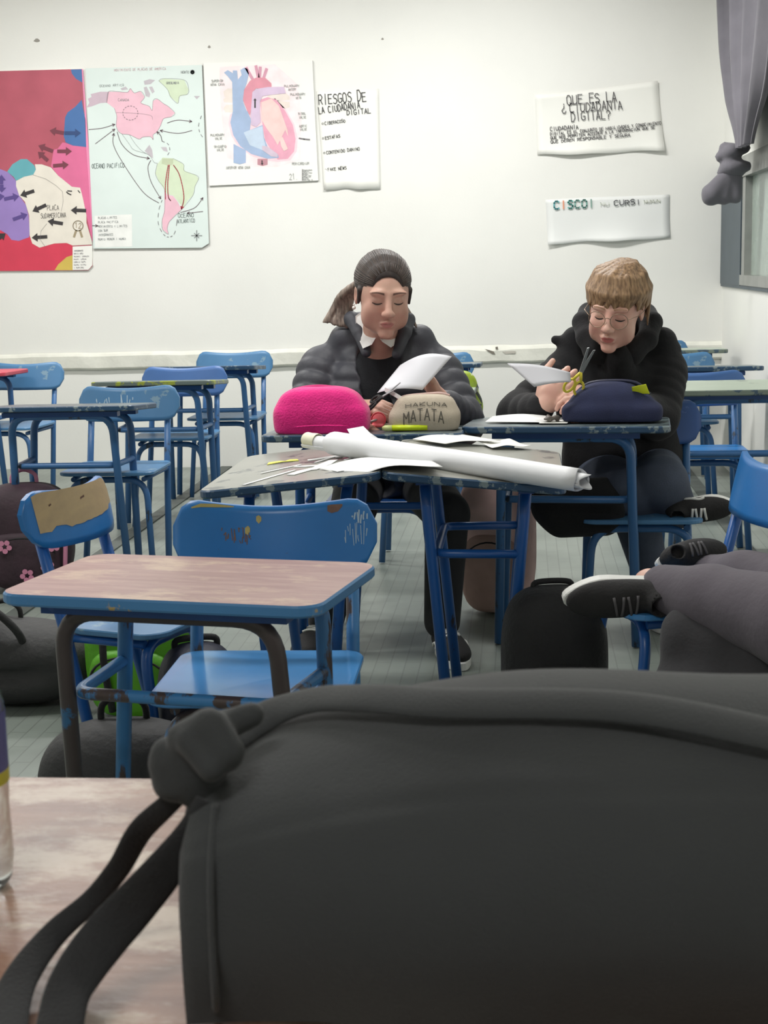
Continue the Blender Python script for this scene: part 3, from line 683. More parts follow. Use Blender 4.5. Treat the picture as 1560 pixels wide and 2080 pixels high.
for i, (tx, x1) in enumerate((('PLACAS LIMITES', 510), ('PLACA PACIFICA', 525), ('MOVIMIENTO Y LIMITES', 620), ('CON SUR', 415), ('INTEGRANTES', 470), ('NUMIU MUNUN I NUMUI', 610))):
    wtext(bm, W2, tx, 310, 1690+i*45, x1, 1684+i*45, 22, 0.0018, l*4)
wtext(bm, W2, 'NORTE', 1185, 152, 1275, 150, 24, 0.0022, l*4)
wtext(bm, W2, 'CANADA', 520, 445, 640, 445, 26, 0.0018, l*4); wtext(bm, W2, 'GROENLANDIA', 1030, 265, 1165, 262, 24, 0.0018, l*4); wtext(bm, W2, 'OCEANO ARTICO', 325, 295, 585, 285, 22, 0.0018, l*4)
for a in range(8):
    L = 55 if a % 2 == 0 else 34; an = a*PI/4
    wline(bm, W2, [(1350, 1865), (1350+L*math.cos(an), 1865+L*math.sin(an))], 0.006, l*4)
dots = [(1305+14*math.cos(a), 138+14*math.sin(a)) for a in np.linspace(0, 6.28, 9)]; wline(bm, W2, dots, 0.012, l*4)
put_local(tag(obj('lettering', bm, flat('map_small_print', (140, 146, 146))), kind='stuff'), P2)
bm = bmesh.new(); wtext(bm, W2, 'MOVIMIENTO DE PLACAS DE AMERICA', 480, 130, 1030, 112, 24, 0.002, l*4)
put_local(tag(obj('lettering', bm, flat('map_title_pink', (214, 186, 190))), kind='stuff'), P2)

# 3: heart
W3 = Wall2D(400, 100, 3.9, WY-0.014)
P3 = board('poster', W3, [(52, 108), (915, 88), (962, 1040), (97, 1082)], 0.0138, mat('poster_white_card', (234, 234, 230), 0.5, noise=0.015, nscale=4), 'heart anatomy poster with blue and pink chambers on white card', 'poster', mat('card_edge', (176, 176, 170), 0.7))
c = {k: mat('heart_'+k, v, 0.5, noise=0.07, nscale=16) for k, v in dict(blue=(158, 178, 208), blue_light=(190, 206, 224), red=(214, 142, 158), pink=(224, 162, 182), deep=(206, 150, 170), lilac=(206, 186, 210), peach=(232, 200, 196), cream=(228, 216, 208), grey=(196, 190, 196), aura=(240, 224, 226), ring=(238, 206, 214), dark=(190, 140, 150), mauve=(204, 188, 204)).items()}
wpoly('painted_area', W3, [(180, 140), (620, 120), (800, 280), (830, 560), (815, 880), (640, 930), (430, 930), (240, 860), (200, 560), (180, 300)], c['aura'], P3, l)
for q in ([(210, 335), (240, 312), (300, 312), (300, 380), (220, 380)], [(210, 395), (230, 380), (300, 380), (300, 425), (215, 420)], [(210, 470), (230, 440), (300, 440), (300, 500), (225, 500)]): wpoly('painted_area', W3, q, c['cream'], P3, l*2)
for q in ([(560, 340), (690, 340), (735, 370), (735, 400), (560, 420)], [(600, 400), (735, 420), (735, 460), (700, 470), (600, 440)]): wpoly('painted_area', W3, q, c['cream'], P3, l*2)
wpoly('painted_area', W3, [(285, 500), (400, 480), (430, 500), (520, 420), (620, 390), (700, 470), (770, 590), (798, 700), (790, 810), (740, 880), (640, 892), (540, 880), (430, 845), (330, 775), (275, 690), (252, 590), (262, 520)], c['ring'], P3, l*2)
wpoly('painted_area', W3, [(500, 400), (560, 380), (630, 400), (700, 490), (760, 600), (782, 710), (770, 810), (720, 868), (640, 875), (590, 800), (540, 720), (520, 600)], c['pink'], P3, l*3)
wpoly('painted_area', W3, [(290, 750), (388, 800), (388, 900), (340, 912), (290, 900)], c['blue'], P3, l*3)
wpoly('painted_area', W3, [(480, 868), (560, 868), (560, 915), (520, 925), (480, 915)], c['dark'], P3, l*3)
wpoly('painted_area', W3, [(285, 490), (400, 490), (430, 560), (420, 640), (520, 600), (532, 700), (560, 770), (640, 830), (650, 860), (560, 868), (430, 830), (345, 770), (288, 680), (265, 580)], c['blue'], P3, l*4)
wpoly('painted_area', W3, [(370, 660), (420, 640), (520, 610), (528, 700), (545, 770), (520, 800), (420, 760)], c['blue_light'], P3, l*5)
wpoly('painted_area', W3, [(215, 185), (245, 165), (285, 190), (285, 168), (318, 168), (325, 240), (355, 205), (345, 165), (375, 145), (400, 155), (412, 190), (395, 270), (372, 330), (368, 420), (400, 505), (285, 505), (280, 260), (245, 215)], c['blue'], P3, l*5)
wpoly('painted_area', W3, [(400, 490), (365, 400), (375, 320), (420, 250), (470, 225), (540, 225), (590, 270), (592, 320), (470, 310), (440, 340), (430, 480), (420, 525)], c['red'], P3, l*6)
for a, b in (((392, 150), (442, 238)), ((468, 135), (488, 232)), ((502, 145), (496, 232)), ((552, 158), (524, 242))):
    bm = bmesh.new(); wline(bm, W3, [a, b], 0.018, l*5); put_local(obj('painted_vessel', bm, c['deep']), P3)
wpoly('painted_area', W3, [(510, 420), (590, 390), (650, 450), (718, 640), (722, 690), (700, 640), (640, 760), (600, 690), (560, 640), (512, 560)], c['peach'], P3, l*5)
wpoly('painted_area', W3, [(440, 340), (470, 315), (560, 300), (690, 298), (705, 350), (600, 360), (520, 372), (498, 420), (500, 500), (505, 580), (470, 615), (432, 600), (425, 540)], c['lilac'], P3, l*7)
wpoly('painted_area', W3, [(515, 765), (560, 770), (640, 830), (640, 855), (590, 850), (520, 800)], c['mauve'], P3, l*7)
wpoly('painted_area', W3, [(655, 700), (680, 695), (722, 790), (690, 808), (668, 770)], c['peach'], P3, l*7)
arrow(W3, (461, 466), (461, 388), 6, 13, P3, INK, l*8); arrow(W3, (516, 880), (517, 918), 4, 11, P3, INK, l*8)
bm = bmesh.new(); wline(bm, W3, [(810, 705), (850, 712), (893, 716)], 0.008, l*8)
wline(bm, W3, [(835+0, 950), (835, 1040)], 0.003, l*8)
put_local(tag(obj('ink_mark', bm, GREY_INK), kind='stuff'), P3)
bm = bmesh.new()
for tx, x, y, x1 in (('SUPERIOR', 118, 262, 210), ('VENA CAVA', 108, 290, 222), ('PULMONARY', 693, 302, 815), ('ARTERY', 725, 330, 790), ('PULMONARY', 742, 368, 862), ('VEIN', 785, 395, 828), ('MITRAL', 805, 522, 866), ('VALVE', 812, 550, 868), ('AORTIC', 812, 620, 874), ('VALVE', 818, 646, 874), ('PULMONARY', 110, 690, 222), ('VALVE', 145, 718, 205), ('TRICUSPID', 136, 782, 236), ('VALVE', 160, 808, 218), ('INFERIOR VENA CAVA', 230, 948, 424), ('PERICARDIUM', 755, 916, 890)):
    wtext(bm, W3, tx, x, y, x1, y-4, 18, 0.0022, l*8)
for i in range(8): wtext(bm, W3, ('MNUNIMUN', 'NUMIN', 'UNMINU', 'MUNNI', 'NUMINU', 'UMNUIN', 'NUMU', 'MUNINU N')[i], 838, 962+i*11, 838+(76, 50, 76, 50, 70, 64, 50, 80)[i], 960+i*11, 8, 0.002, l*8)
wtext(bm, W3, '21.', 735, 1032, 808, 1028, 44, 0.003, l*8); pass
put_local(tag(obj('lettering', bm, FAINT_INK), kind='stuff'), P3)

# 4-6: papers taped to the wall, their lower edges curling off it
def paper_sheet(name, W, corners, label, curl=0.02, bump=0.004, m=None, nx=16, ny=12, seed=1, tc=0.5):
    rr = random.Random(seed); (tl, tr, br, bl) = corners; V, Fc = [], []
    for j in range(ny+1):
        for i in range(nx+1):
            u, v = i/nx, j/ny
            x = (tl[0]*(1-u)+tr[0]*u)*(1-v)+(bl[0]*(1-u)+br[0]*u)*v; y = (tl[1]*(1-u)+tr[1]*u)*(1-v)+(bl[1]*(1-u)+br[1]*u)*v
            y += (4*math.sin(u*7+seed)+3*math.sin(u*17+seed*2))*(v**4)*(W.sc/3.1)
            y += 2*math.sin(u*6+seed)*((1-v)**4)*(W.sc/3.1)
            lift = 0.0015+curl*(v**5)*(0.6+0.4*math.sin(u*9+seed))+curl*tc*((1-v)**6)*(0.5+0.5*math.sin(u*5+seed*3))+bump*max(0, math.sin(u*5+v*3+seed))*0.5
            V.append(W.p(x, y, lift))
    for j in range(ny):
        for i in range(nx): Fc.append((j*(nx+1)+i, (j+1)*(nx+1)+i, (j+1)*(nx+1)+i+1, j*(nx+1)+i+1))
    o = obj(name, mesh_py(name, V, Fc), m or PAPER, smooth=True); tag(o, label, 'paper')
    md = o.modifiers.new('thickness', 'SOLIDIFY'); md.thickness = 0.0006; md.offset = 1
    return o
W4 = Wall2D(400, 100, 3.9, WY-0.001)
S4 = paper_sheet('wall_paper_sheet', W4, [(945, 330), (1440, 310), (1455, 1105), (1010, 1115)], 'tall white paper about digital citizenship risks beside the heart poster', 0.014, 0.002, seed=2, tc=0.0)
bm = bmesh.new(); tl = 0.006
wtext(bm, W4, 'RIESGOS DE', 968, 440, 1352, 408, 78, 0.0052, tl); wtext(bm, W4, 'LA CIUDADANIA', 968, 512, 1300, 466, 50, 0.0045, tl); wtext(bm, W4, 'DIGITAL', 1190, 520, 1385, 506, 38, 0.0043, tl)
for tx, x, y, x1, y1 in (('CIBERACOSO', 1015, 600, 1180, 578), ('ESTAFAS', 1018, 716, 1140, 698), ('CONTENIDO DAÑINO'.replace('Ñ', 'N'), 1028, 832, 1295, 800), ('FAKE NEWS', 1040, 966, 1190, 950)):
    wtext(bm, W4, tx, x, y, x1, y1, 24, 0.0028, tl); r_ = [(x-18+7*math.cos(a), y-10+7*math.sin(a)) for a in np.linspace(0, 6.28, 9)]; wline(bm, W4, r_, 0.002, tl)
put_local(tag(obj('lettering', bm, flat('pencil_black', (78, 78, 80))), kind='stuff'), S4)
W5 = Wall2D(1060, 130, 3.12, WY-0.001)
S5 = paper_sheet('wall_paper_sheet', W5, [(82, 200), (860, 110), (905, 552), (98, 580)], 'white paper asking about digital citizenship in dark handwriting, upper right of the wall', 0.03, 0.004, seed=5)
bm = bmesh.new(); tl = 0.014
wtext(bm, W5, 'QUE ES LA', 288, 262, 608, 234, 62, 0.0052, tl); wtext(bm, W5, '¿', 255, 312, 290, 310, 56, 0.0052, tl); wtext(bm, W5, 'CIUDADANIA', 305, 310, 645, 285, 58, 0.0052, tl); wtext(bm, W5, 'DIGITAL?', 315, 365, 568, 345, 56, 0.0052, tl)
wtext(bm, W5, 'CIUDADANIA', 180, 425, 362, 410, 24, 0.0038, tl)
wtext(bm, W5, 'DIGITAL ES EL CONJUNTO DE HABILIDADES Y CONOCIMIENTO', 180, 454, 885, 384, 18, 0.0032, tl)
wtext(bm, W5, 'QUE NOS PERMITEN ACCEDER A LA INFORMACION QUE SE', 182, 478, 845, 410, 17, 0.0032, tl)
wtext(bm, W5, 'QUE DEBEN RESPONSABLE Y SEGURA', 184, 504, 690, 458, 19, 0.0034, tl)
put_local(tag(obj('lettering', bm, flat('pencil_dark', (92, 90, 92))), kind='stuff'), S5)
S6 = paper_sheet('wall_paper_sheet', W5, [(150, 860), (935, 825), (938, 1100), (165, 1145)], 'white paper with faded coloured heading, lower right of the wall above the boy', 0.035, 0.004, seed=9, tc=0.05, m=mat('cool_white_paper', (226, 228, 226), 0.6))
for j, (ch, cc) in enumerate(zip('CISCOI', ((86, 160, 166), (222, 150, 120), (96, 168, 160), (120, 170, 160), (110, 160, 150), (130, 160, 150)))):
    bm = bmesh.new(); x = 205+j*44; wtext(bm, W5, ch, x, 918-j*2.2, x+42, 916-j*2.2, 46, 0.009, 0.012); put_local(obj('heading_letter', bm, flat('heading_ink', cc)), S6)
bm = bmesh.new(); wtext(bm, W5, 'CURSI', 585, 898, 760, 888, 30, 0.006, 0.012)
put_local(tag(obj('lettering', bm, flat('heading_grey', (120, 122, 124))), kind='stuff'), S6)
bm = bmesh.new(); wtext(bm, W5, 'NUMUN', 775, 884, 880, 876, 18, 0.004, 0.012); wtext(bm, W5, 'NU', 500, 900, 560, 896, 18, 0.004, 0.012)
put_local(tag(obj('lettering', bm, flat('heading_faint', (204, 208, 196))), kind='stuff'), S6)

# marks on the wall, the broken patch of the ledge
WM = Wall2D(0, 0, 1.0, WY)
mk = flat('wall_scuff', (150, 146, 138))
for cx_, cy_, rx_, ry_ in ((75, 82, 6, 4), (425, 95, 3, 3), (777, 79, 2.5, 2.5), (395, 232, 0, 0), (563, 732, 3, 3), (605, 737, 2, 2)):
    if rx_: wpoly('wall_mark', WM, [(cx_+rx_*math.cos(a)*(1+0.3*math.sin(3*a)), cy_+ry_*math.sin(a)) for a in np.linspace(0, 2*PI, 10)[:-1]], mk, wb, 0.0008)
dk_ = flat('broken_plaster', (120, 114, 104)); WL = Wall2D(0, 0, 1.0, WY-0.034)
wpoly('chip', WL, [(984, 709), (994, 711), (1003, 714), (1006, 720), (1000, 719), (992, 714)], dk_, t1, 0.0)
wpoly('chip', WL, [(1006, 705), (1011, 704), (1012, 709), (1007, 710)], dk_, t1, 0.0)
wpoly('chip', WL, [(1020, 714), (1048, 713), (1046, 718), (1026, 719)], flat('patched_plaster', (186, 182, 172)), t1, 0.0)
# ------------------------------------------------------------------ curtain tied in a knot in front of the window
CU = empty('curtain', 'grey curtain hanging in front of the window, tied in a knot', 'curtain', (1.12, 7.8, 1.6))
prof = [(3.05, 8.9, 6.7)]
for py, xa, xb in ((0, 1430, 1540), (90, 1437, 1534), (170, 1448, 1526), (220, 1458, 1518), (258, 1468, 1508), (285, 1474, 1502), (305, 1477, 1499)):
    ya = 1.10/((xa-1061)/FOCAL); yb_ = 1.10/((xb-1061)/FOCAL); prof.append((at_y((xa+xb)/2, py, 7.72).z, ya, yb_))
rows = catmull([(a, b, c_) for a, b, c_ in prof], 6); V, Fc = [], []; nu = 64
for j, r_ in enumerate(rows):
    zz, ya, yb_ = r_; sp = abs(ya-yb_)/2.2; 
    for i in range(nu+1):
        u = i/nu; fold = math.sin(u*PI*9+0.6*math.sin(zz*3))*0.6+0.4*math.sin(u*PI*17+1+zz)
        V.append((1.125+0.045*fold*min(1, 0.45+sp)-0.02*(1-sp), ya+(yb_-ya)*(u+0.012*math.sin(u*PI*18)), zz))
for j in range(len(rows)-1):
    for i in range(nu): a = j*(nu+1)+i; Fc.append((a, a+1, a+nu+2, a+nu+1))
o = obj('curtain_cloth', mesh_py('curtain_cloth', V, Fc), M['curtain'], smooth=True); md = o.modifiers.new('t', 'SOLIDIFY'); md.thickness = 0.003; put_local(o, CU)
F = Field((0.85, 7.3, 1.45), (1.32, 8.4, 2.1), 0.012)
K = lambda x, y, dx=0.0: at_y(x, y, 7.72)-Vector((dx, 0, 0))
F.ell(K(1484, 310), (0.055, 0.08, 0.05), 0.02); F.ell(K(1489, 340), (0.07, 0.08, 0.05), 0.02)
F.cap(K(1464, 318), K(1512, 300), 0.03, 0.032, 0.01); F.cap(K(1468, 350), K(1515, 338), 0.03, 0.03, 0.01); F.cap(K(1472, 300), K(1500, 350), 0.03, 0.03, 0.008)
kn = field_obj('knot', F, M['curtain'], None, 1); put_local(kn, CU)
F = Field((0.8, 7.2, 1.3), (1.32, 8.4, 2.0), 0.012)
F.cap(K(1482, 348), K(1446, 395), 0.035, 0.055, 0.015); F.cap(K(1484, 350), K(1470, 400), 0.04, 0.042, 0.012); F.cap(K(1494, 350), K(1494, 400), 0.035, 0.036, 0.012); F.cap(K(1444, 398), K(1438, 388), 0.05, 0.03, 0.01)
o = field_obj('tail', F, M['curtain'], None, 1); put_local(o, CU)
rod = tube_obj('curtain_rod', [(1.13, 3.3, 3.07), (1.13, 8.95, 3.07)], 0.012, M['alu'], None, 8); tag(rod, 'metal rod carrying the grey curtain above the frame', 'rod')
# ------------------------------------------------------------------ paint worn off the chairs, scribbles
def on_back(ch, pts_uv, m, name, zt=0.768, bw=0.45, bh=0.15, lift=0.0072, w=None):
    """patch or strokes on the front of a backrest; u in -1..1 across, v in -1..1 up"""
    def P(u, v):
        z = zt-bh/2+v*bh/2; return Vector((u*bw/2, -(zt-z)*0.24-0.020+0.05*(u*u-0.55)-lift, z))
    bm = bmesh.new()
    if w:
        for st in pts_uv:
            for a, b in zip(st, st[1:]):
                A, B = P(*a), P(*b); d = (B-A); d.normalize(); n = Vector((-d.z, 0, d.x))*w/2
                bm.faces.new([bm.verts.new(q) for q in (A+n, B+n, B-n, A-n)])
    else:
        # pts_uv: list of (u, v_low, v_high) columns
        cols = [(bm.verts.new(P(u, a)), bm.verts.new(P(u, (a+b)/2)), bm.verts.new(P(u, b))) for u, a, b in pts_uv]
        for p, q in zip(cols, cols[1:]):
            bm.faces.new((p[0], q[0], q[1], p[1])); bm.faces.new((p[1], q[1], q[2], p[2]))
    o = obj(name, bm, m, ch); o['kind'] = 'stuff'; return o
def scrawl(seed, u0, u1, v, h, n):
    r = random.Random(seed); out = []
    for i in range(n):
        u = u0+(u1-u0)*i/n; d = (u1-u0)/n*0.7
        out.append([(u+r.uniform(0, d), v+r.uniform(-h, h)) for _ in range(3)])
    return out
# C6: top part of the backrest worn to the wood
cols = []
rr = random.Random(3)
for i in range(23):
    u = -0.83+1.81*i/22; lo = (-0.42 if i < 3 else (-0.26 if i < 6 else -0.36+0.012*(i-6)))+rr.uniform(-0.02, 0.02)+(0.12 if i > 19 else 0)
    e = max(0, abs(u)*0.175-(0.175-0.062))/0.062; top = 0.97*math.sqrt(max(0.02, 1-(e**2.3)*0.93))-0.02
    cols.append((u, lo, max(lo+0.02, top)))
on_back(C6, cols, M['tan_wood'], 'bare_wood', 0.765, 0.35, 0.135)
on_back(C6, [[(-0.62, 0.45), (-0.58, 0.5)], [(-0.05, 0.5), (0.05, 0.56)]], M['chip_brown'], 'knot_mark', 0.765, 0.35, 0.135, 0.0078, 0.006)
# C1
on_back(C1, scrawl(5, -0.5, -0.18, 0.10, 0.22, 9), M['chip_brown'], 'scribble', w=0.0022)
on_back(C1, scrawl(8, -0.36, -0.16, -0.05, 0.15, 5), M['chip_brown'], 'scribble', w=0.002)
on_back(C1, scrawl(11, 0.76, 0.93, 0.52, 0.2, 6), M['scratch'], 'scribble', w=0.003)
on_back(C1, scrawl(12, 0.70, 0.92, 0.05, 0.35, 9), M['scratch'], 'scribble', w=0.0014)
on_back(C1, [(-0.8, 0.80, 0.84), (-0.7, 0.85, 0.955), (-0.55, 0.86, 0.96), (-0.4, 0.87, 0.92), (-0.36, 0.88, 0.90)], M['chip'], 'chip_patch')
on_back(C1, [(0.54, 0.72, 0.88), (0.58, 0.66, 0.9), (0.64, 0.7, 0.9), (0.68, 0.84, 0.9)], M['chip_brown'], 'chip_patch')
on_back(C1, [(-0.14, 0.5, 0.62), (-0.115, 0.42, 0.66), (-0.09, 0.5, 0.6)], M['chip'], 'chip_patch')
on_back(C1, [(-0.25, 0.15, 0.3), (-0.22, 0.1, 0.36), (-0.2, 0.2, 0.3)], M['chip'], 'chip_patch')
on_back(C2, scrawl(21, -0.62, -0.3, 0.1, 0.35, 6), M['scratch'], 'scribble', 0.77, w=0.004)
on_back(C2, scrawl(22, -0.1, 0.15, 0.2, 0.35, 5), M['scratch'], 'scribble', 0.77, w=0.004)
# ------------------------------------------------------------------ black bag in the foreground
M['bag'] = mat('black_bag_cloth', (44, 46, 47), 0.85, noise=0.10, nscale=7, bump=0.25, bscale=500, sheen=0.15)
M['strap'] = mat('black_webbing', (21, 21, 23), 0.8, noise=0.12, nscale=60, bump=0.25, bscale=400, sheen=0.1)
BG = empty('bag', 'large black cloth bag with knotted straps on the wooden desk in front', 'bag', (0.16, 1.1, 0.72))
def bag_pt(u, v):
    """u across 0..1, v around the section 0..1 from the front bottom over the top to the back bottom"""
    x = -0.250+0.895*u
    ht = 0.218*(1-0.30*max(0, 1-u/0.30)**2.0-0.34*max(0, (u-0.62)/0.38)**1.8)
    dp = 0.27
    e = 0.93 if u < 0.02 else 1.0
    sec = [(0.0, 0.0), (-0.006, 0.3), (0.0, 0.55), (0.012, 0.74), (0.022, 0.80), (0.036, 0.86), (0.075, 0.945), (0.13, 0.995), (0.19, 0.97), (0.24, 0.82), (0.265, 0.5), (0.27, 0.0)]
    n = len(sec)-1; t = v*n; i = min(int(t), n-1); f = t-i
    p = [Vector((sec[max(0, min(n, i+q))][0], sec[max(0, min(n, i+q))][1], 0)) for q in (-1, 0, 1, 2)]
    s = 0.5*((2*p[1])+(p[2]-p[0])*f+(2*p[0]-5*p[1]+4*p[2]-p[3])*f*f+(3*p[1]-p[0]-3*p[2]+p[3])*f**3)
    bul = 0.030*math.sin(PI*min(1, s.y*1.1))*(math.sin(PI*min(1, max(0, u)))**0.7)*(1 if s.x < 0.06 else 0)
    y = 0.950+0.03*u+s.x-bul+0.003*math.sin(u*23+v*9)
    z = 0.722+s.y*ht+0.002*math.sin(u*17+3*v)
    if s.x > 0.03: x -= 0.025*(1-u)*(min(1, (s.x-0.03)/0.2))
    return Vector((x, y, z))
nu, nv = 90, 72; V = [bag_pt(i/nu, j/nv) for i in range(nu+1) for j in range(nv+1)]; Fc = []
for i in range(nu):
    for j in range(nv): a = i*(nv+1)+j; Fc.append((a, a+nv+1, a+nv+2, a+1))
# ends, closed towards their middle with a soft bulge
for i, sgn in ((0, -1), (nu, 1)):
    ring = [i*(nv+1)+j for j in range(nv+1)]; prev = ring
    cen = sum((V[k] for k in ring), Vector())/len(ring)
    for st in (0.6, 0.25, 0.02):
        cur = []
        for k in ring:
            p = cen+(V[k]-cen)*st; p.x += sgn*0.012*(1-st*st); cur.append(len(V)); V.append(p)
        for k in range(nv): q = (prev[k], prev[k+1], cur[k+1], cur[k]); Fc.append(q if sgn < 0 else q[::-1])
        prev = cur
put_local(obj('bag_body', mesh_py('bag_body', V, Fc), M['bag'], smooth=True), BG)
def bsurf(px, py, off=0.0):      # point on the bag's skin behind a measured image point
    d = px_ray(px, py); h = BAGT.ray_cast(Vector((0, 0, CAM_H)), d)
    return (h[0]+h[1]*off) if h[0] is not None else at_y(px, py, 1.05)
BAGT = BVHTree.FromPolygons(V, Fc)
# strap lying along the upper front edge
pts = catmull([bsurf(x, y, o_) for x, y, o_ in ((478, 1520, 0.010), (520, 1492, 0.010), (580, 1466, 0.011), (660, 1450, 0.013), (760, 1448, 0.013), (880, 1452, 0.011), (980, 1450, 0.009), (1100, 1450, 0.009), (1250, 1458, 0.010), (1400, 1480, 0.011), (1640, 1530, 0.010))], 6)
bm = bmesh.new(); tube(bm, pts, 0.01, 14, flat=(0.0050, 0.0185), up=(0, -0.35, 0.95)); bmesh.ops.recalc_face_normals(bm, faces=bm.faces[:])
put_local(obj('handle_strap', bm, M['bag']), BG)
pts = catmull([bsurf(x, y, 0.0025) for x, y in ((440, 1640), (432, 1760), (434, 1900), (440, 2040), (444, 2090))], 6)
put_local(tube_obj('seam_piping', pts, 0.0028, M['bag'], None, 8), BG)
# knot
F = Field((-0.42, 0.92, 0.76), (-0.12, 1.2, 0.98), 0.0035)
kp = lambda x, y, d=1.03: at_y(x, y, d)
F.cap(kp(340, 1552), kp(405, 1512), 0.015, 0.018, 0.004); F.cap(kp(352, 1586), kp(425, 1550), 0.016, 0.017, 0.004); F.cap(kp(425, 1478, 1.015), kp(455, 1528, 1.01), 0.015, 0.016, 0.004)
F.cap(kp(385, 1505, 1.01), kp(430, 1560, 1.0), 0.011, 0.011, 0.003); F.cap(kp(395, 1585), kp(428, 1650), 0.017, 0.012, 0.01); F.cap(kp(340, 1530), kp(346, 1590), 0.013, 0.013, 0.004)
F.cap(kp(440, 1480), kp(512, 1452, 1.04), 0.013, 0.010, 0.006); F.cap(kp(372, 1500, 1.02), kp(420, 1478, 1.02), 0.013, 0.014, 0.004); F.ell(kp(392, 1545), (0.026, 0.02, 0.022), 0.006)
put_local(field_obj('knot', F, M['bag'], None, 1), BG)
for P, fl in (([(392, 1580, 1.03), (345, 1630, 1.03), (285, 1688, 1.045), (240, 1765, 1.055), (185, 1830, 1.055), (112, 1895, 1.035), (52, 1970, 0.995), (20, 2040, 0.955), (0, 2150, 0.89)], (0.008, 0.009, 0.011, 0.010, 0.009, 0.011, 0.014, 0.016, 0.018)),
              ([(418, 1625, 1.012), (388, 1690, 1.005), (335, 1765, 1.0), (275, 1835, 0.995), (212, 1905, 0.98), (160, 1975, 0.955), (130, 2040, 0.93), (112, 2150, 0.885)], (0.008, 0.012, 0.017, 0.0185, 0.0185, 0.0185, 0.0185, 0.019))):
    pts = catmull([at_y(*q) for q in P], 7); wd = [v.x for v in catmull([(q, 0, 0) for q in fl], 7)]; bm = bmesh.new(); rings = []; N = len(pts); n = 14
    for i, p in enumerate(pts):
        t = (pts[min(i+1, N-1)]-pts[max(i-1, 0)]).normalized(); vw = (p-Vector((0, 0, CAM_H))).normalized()
        wv = t.cross(vw).normalized(); nv_ = wv.cross(t).normalized(); tw = 0.45*math.sin(i*0.11); wv, nv_ = wv*math.cos(tw)+nv_*math.sin(tw), nv_*math.cos(tw)-wv*math.sin(tw)
        rings.append([bm.verts.new(p+wv*(wd[i]*math.copysign(abs(math.cos(a))**0.6, math.cos(a)))+nv_*(0.0035*math.sin(a))) for a in [2*PI*k/n for k in range(n)]])
    for A_, B_ in zip(rings, rings[1:]):
        for k in range(n): f = bm.faces.new((A_[k], A_[(k+1) % n], B_[(k+1) % n], B_[k])); f.smooth = True
    bm.faces.new(rings[0][::-1]); bm.faces.new(rings[-1]); bmesh.ops.recalc_face_normals(bm, faces=bm.faces[:])
    put_local(obj('loose_strap', bm, M['strap']), BG)
# ------------------------------------------------------------------ bottle at the left edge
BT = empty('water_bottle', 'clear plastic water bottle cut by the left frame edge on the wooden desk', 'bottle', at_z(-50, 1800, 0.7205))
M['pet'] = mat('clear_plastic', (236, 240, 240), 0.06, trans=0.95, ior=1.2)
M['label'] = mat('purple_bottle_label', (92, 92, 150), 0.4, noise=0.1, nscale=30); M['label_y'] = mat('yellow_label_band', (206, 196, 60), 0.4)
bm = bmesh.new(); R = 0.0365
lathe(bm, [(0.001, 0.004), (0.018, 0.001), (0.028, 0.0), (R-0.003, 0.008), (R, 0.03), (R-0.001, 0.075), (R, 0.1), (R, 0.17), (R-0.006, 0.195), (0.02, 0.215), (0.013, 0.225), (0.0125, 0.24), (0.001, 0.24)], 28)
obj('bottle_body', bm, M['pet'], BT)
bm = bmesh.new(); lathe(bm, [(R+0.0006, 0.112), (R+0.0008, 0.165)], 28); obj('label', bm, M['label'], BT)
bm = bmesh.new(); lathe(bm, [(R+0.0006, 0.1), (R+0.0008, 0.112)], 28); obj('label_band', bm, M['label_y'], BT)
bm = bmesh.new(); lathe(bm, [(0.001, 0.252), (0.0145, 0.252), (0.015, 0.236), (0.0125, 0.234)], 24); obj('cap', bm, M['label'], BT)

# ------------------------------------------------------------------ bags on the floor and chairs
def soft_bag(name, label, cat, c, r, m, rz=0.0, lp=1.0, h=0.012, p=3.2, extra=None, pocket=True, strap=None, pm=None, tilt=0.0):
    """a stuffed school bag standing at c: superellipsoid body, pocket, zip and carrying loop"""
    t = empty(name, label, cat, (c[0], c[1], 0), rz)
    a, b, hh = r
    F = Field((-a-0.08, -b-0.12, -0.02), (a+0.08, b+0.1, 2*hh+0.12), h)
    F.ell((0, 0, hh), (a, b, hh), 0.03, p=p)
    if extra: extra(F)
    o = field_obj('bag_body', F, m, t, 2)
    if pocket:
        F = Field((-a-0.02, -b-0.1, 0), (a+0.02, 0.02, hh*1.5), h)
        F.ell((0, -b*0.92, hh*0.62), (a*0.78, 0.035, hh*0.55), 0.02, p=3.0); field_obj('front_pocket', F, pm or m, t, 2)
        tube_obj('zip', [(a*0.7*math.cos(q), -b*0.92-0.035*0.72, hh*0.70+hh*0.36*math.sin(q)) for q in np.linspace(0.15, PI-0.15, 14)], 0.004, M['strap'], t, 6)
    tube_obj('carry_loop', catmull([(-0.05, b*0.2, 2*hh-0.012), (-0.045, b*0.2, 2*hh+0.03*lp), (0, b*0.2, 2*hh+0.05*lp), (0.045, b*0.2, 2*hh+0.03*lp), (0.05, b*0.2, 2*hh-0.012)], 4), 0.008, strap or M['strap'], t, 8)
    return t
M['black'] = mat('black_nylon', (24, 24, 26), 0.75, noise=0.2, nscale=10, bump=0.3, bscale=90, sheen=0.05)
M['charcoal'] = mat('charcoal_nylon', (48, 48, 49), 0.7, noise=0.15, nscale=10, bump=0.3, bscale=60)
M['green'] = mat('green_nylon', (84, 158, 22), 0.5, noise=0.15, nscale=9, bump=0.3, bscale=40)
M['purple'] = mat('purple_nylon', (66, 62, 130), 0.6, noise=0.12, nscale=9, bump=0.2, bscale=60)
M['navy_bag'] = mat('dark_navy_nylon', (34, 36, 52), 0.6, noise=0.15, nscale=9, bump=0.2, bscale=60)
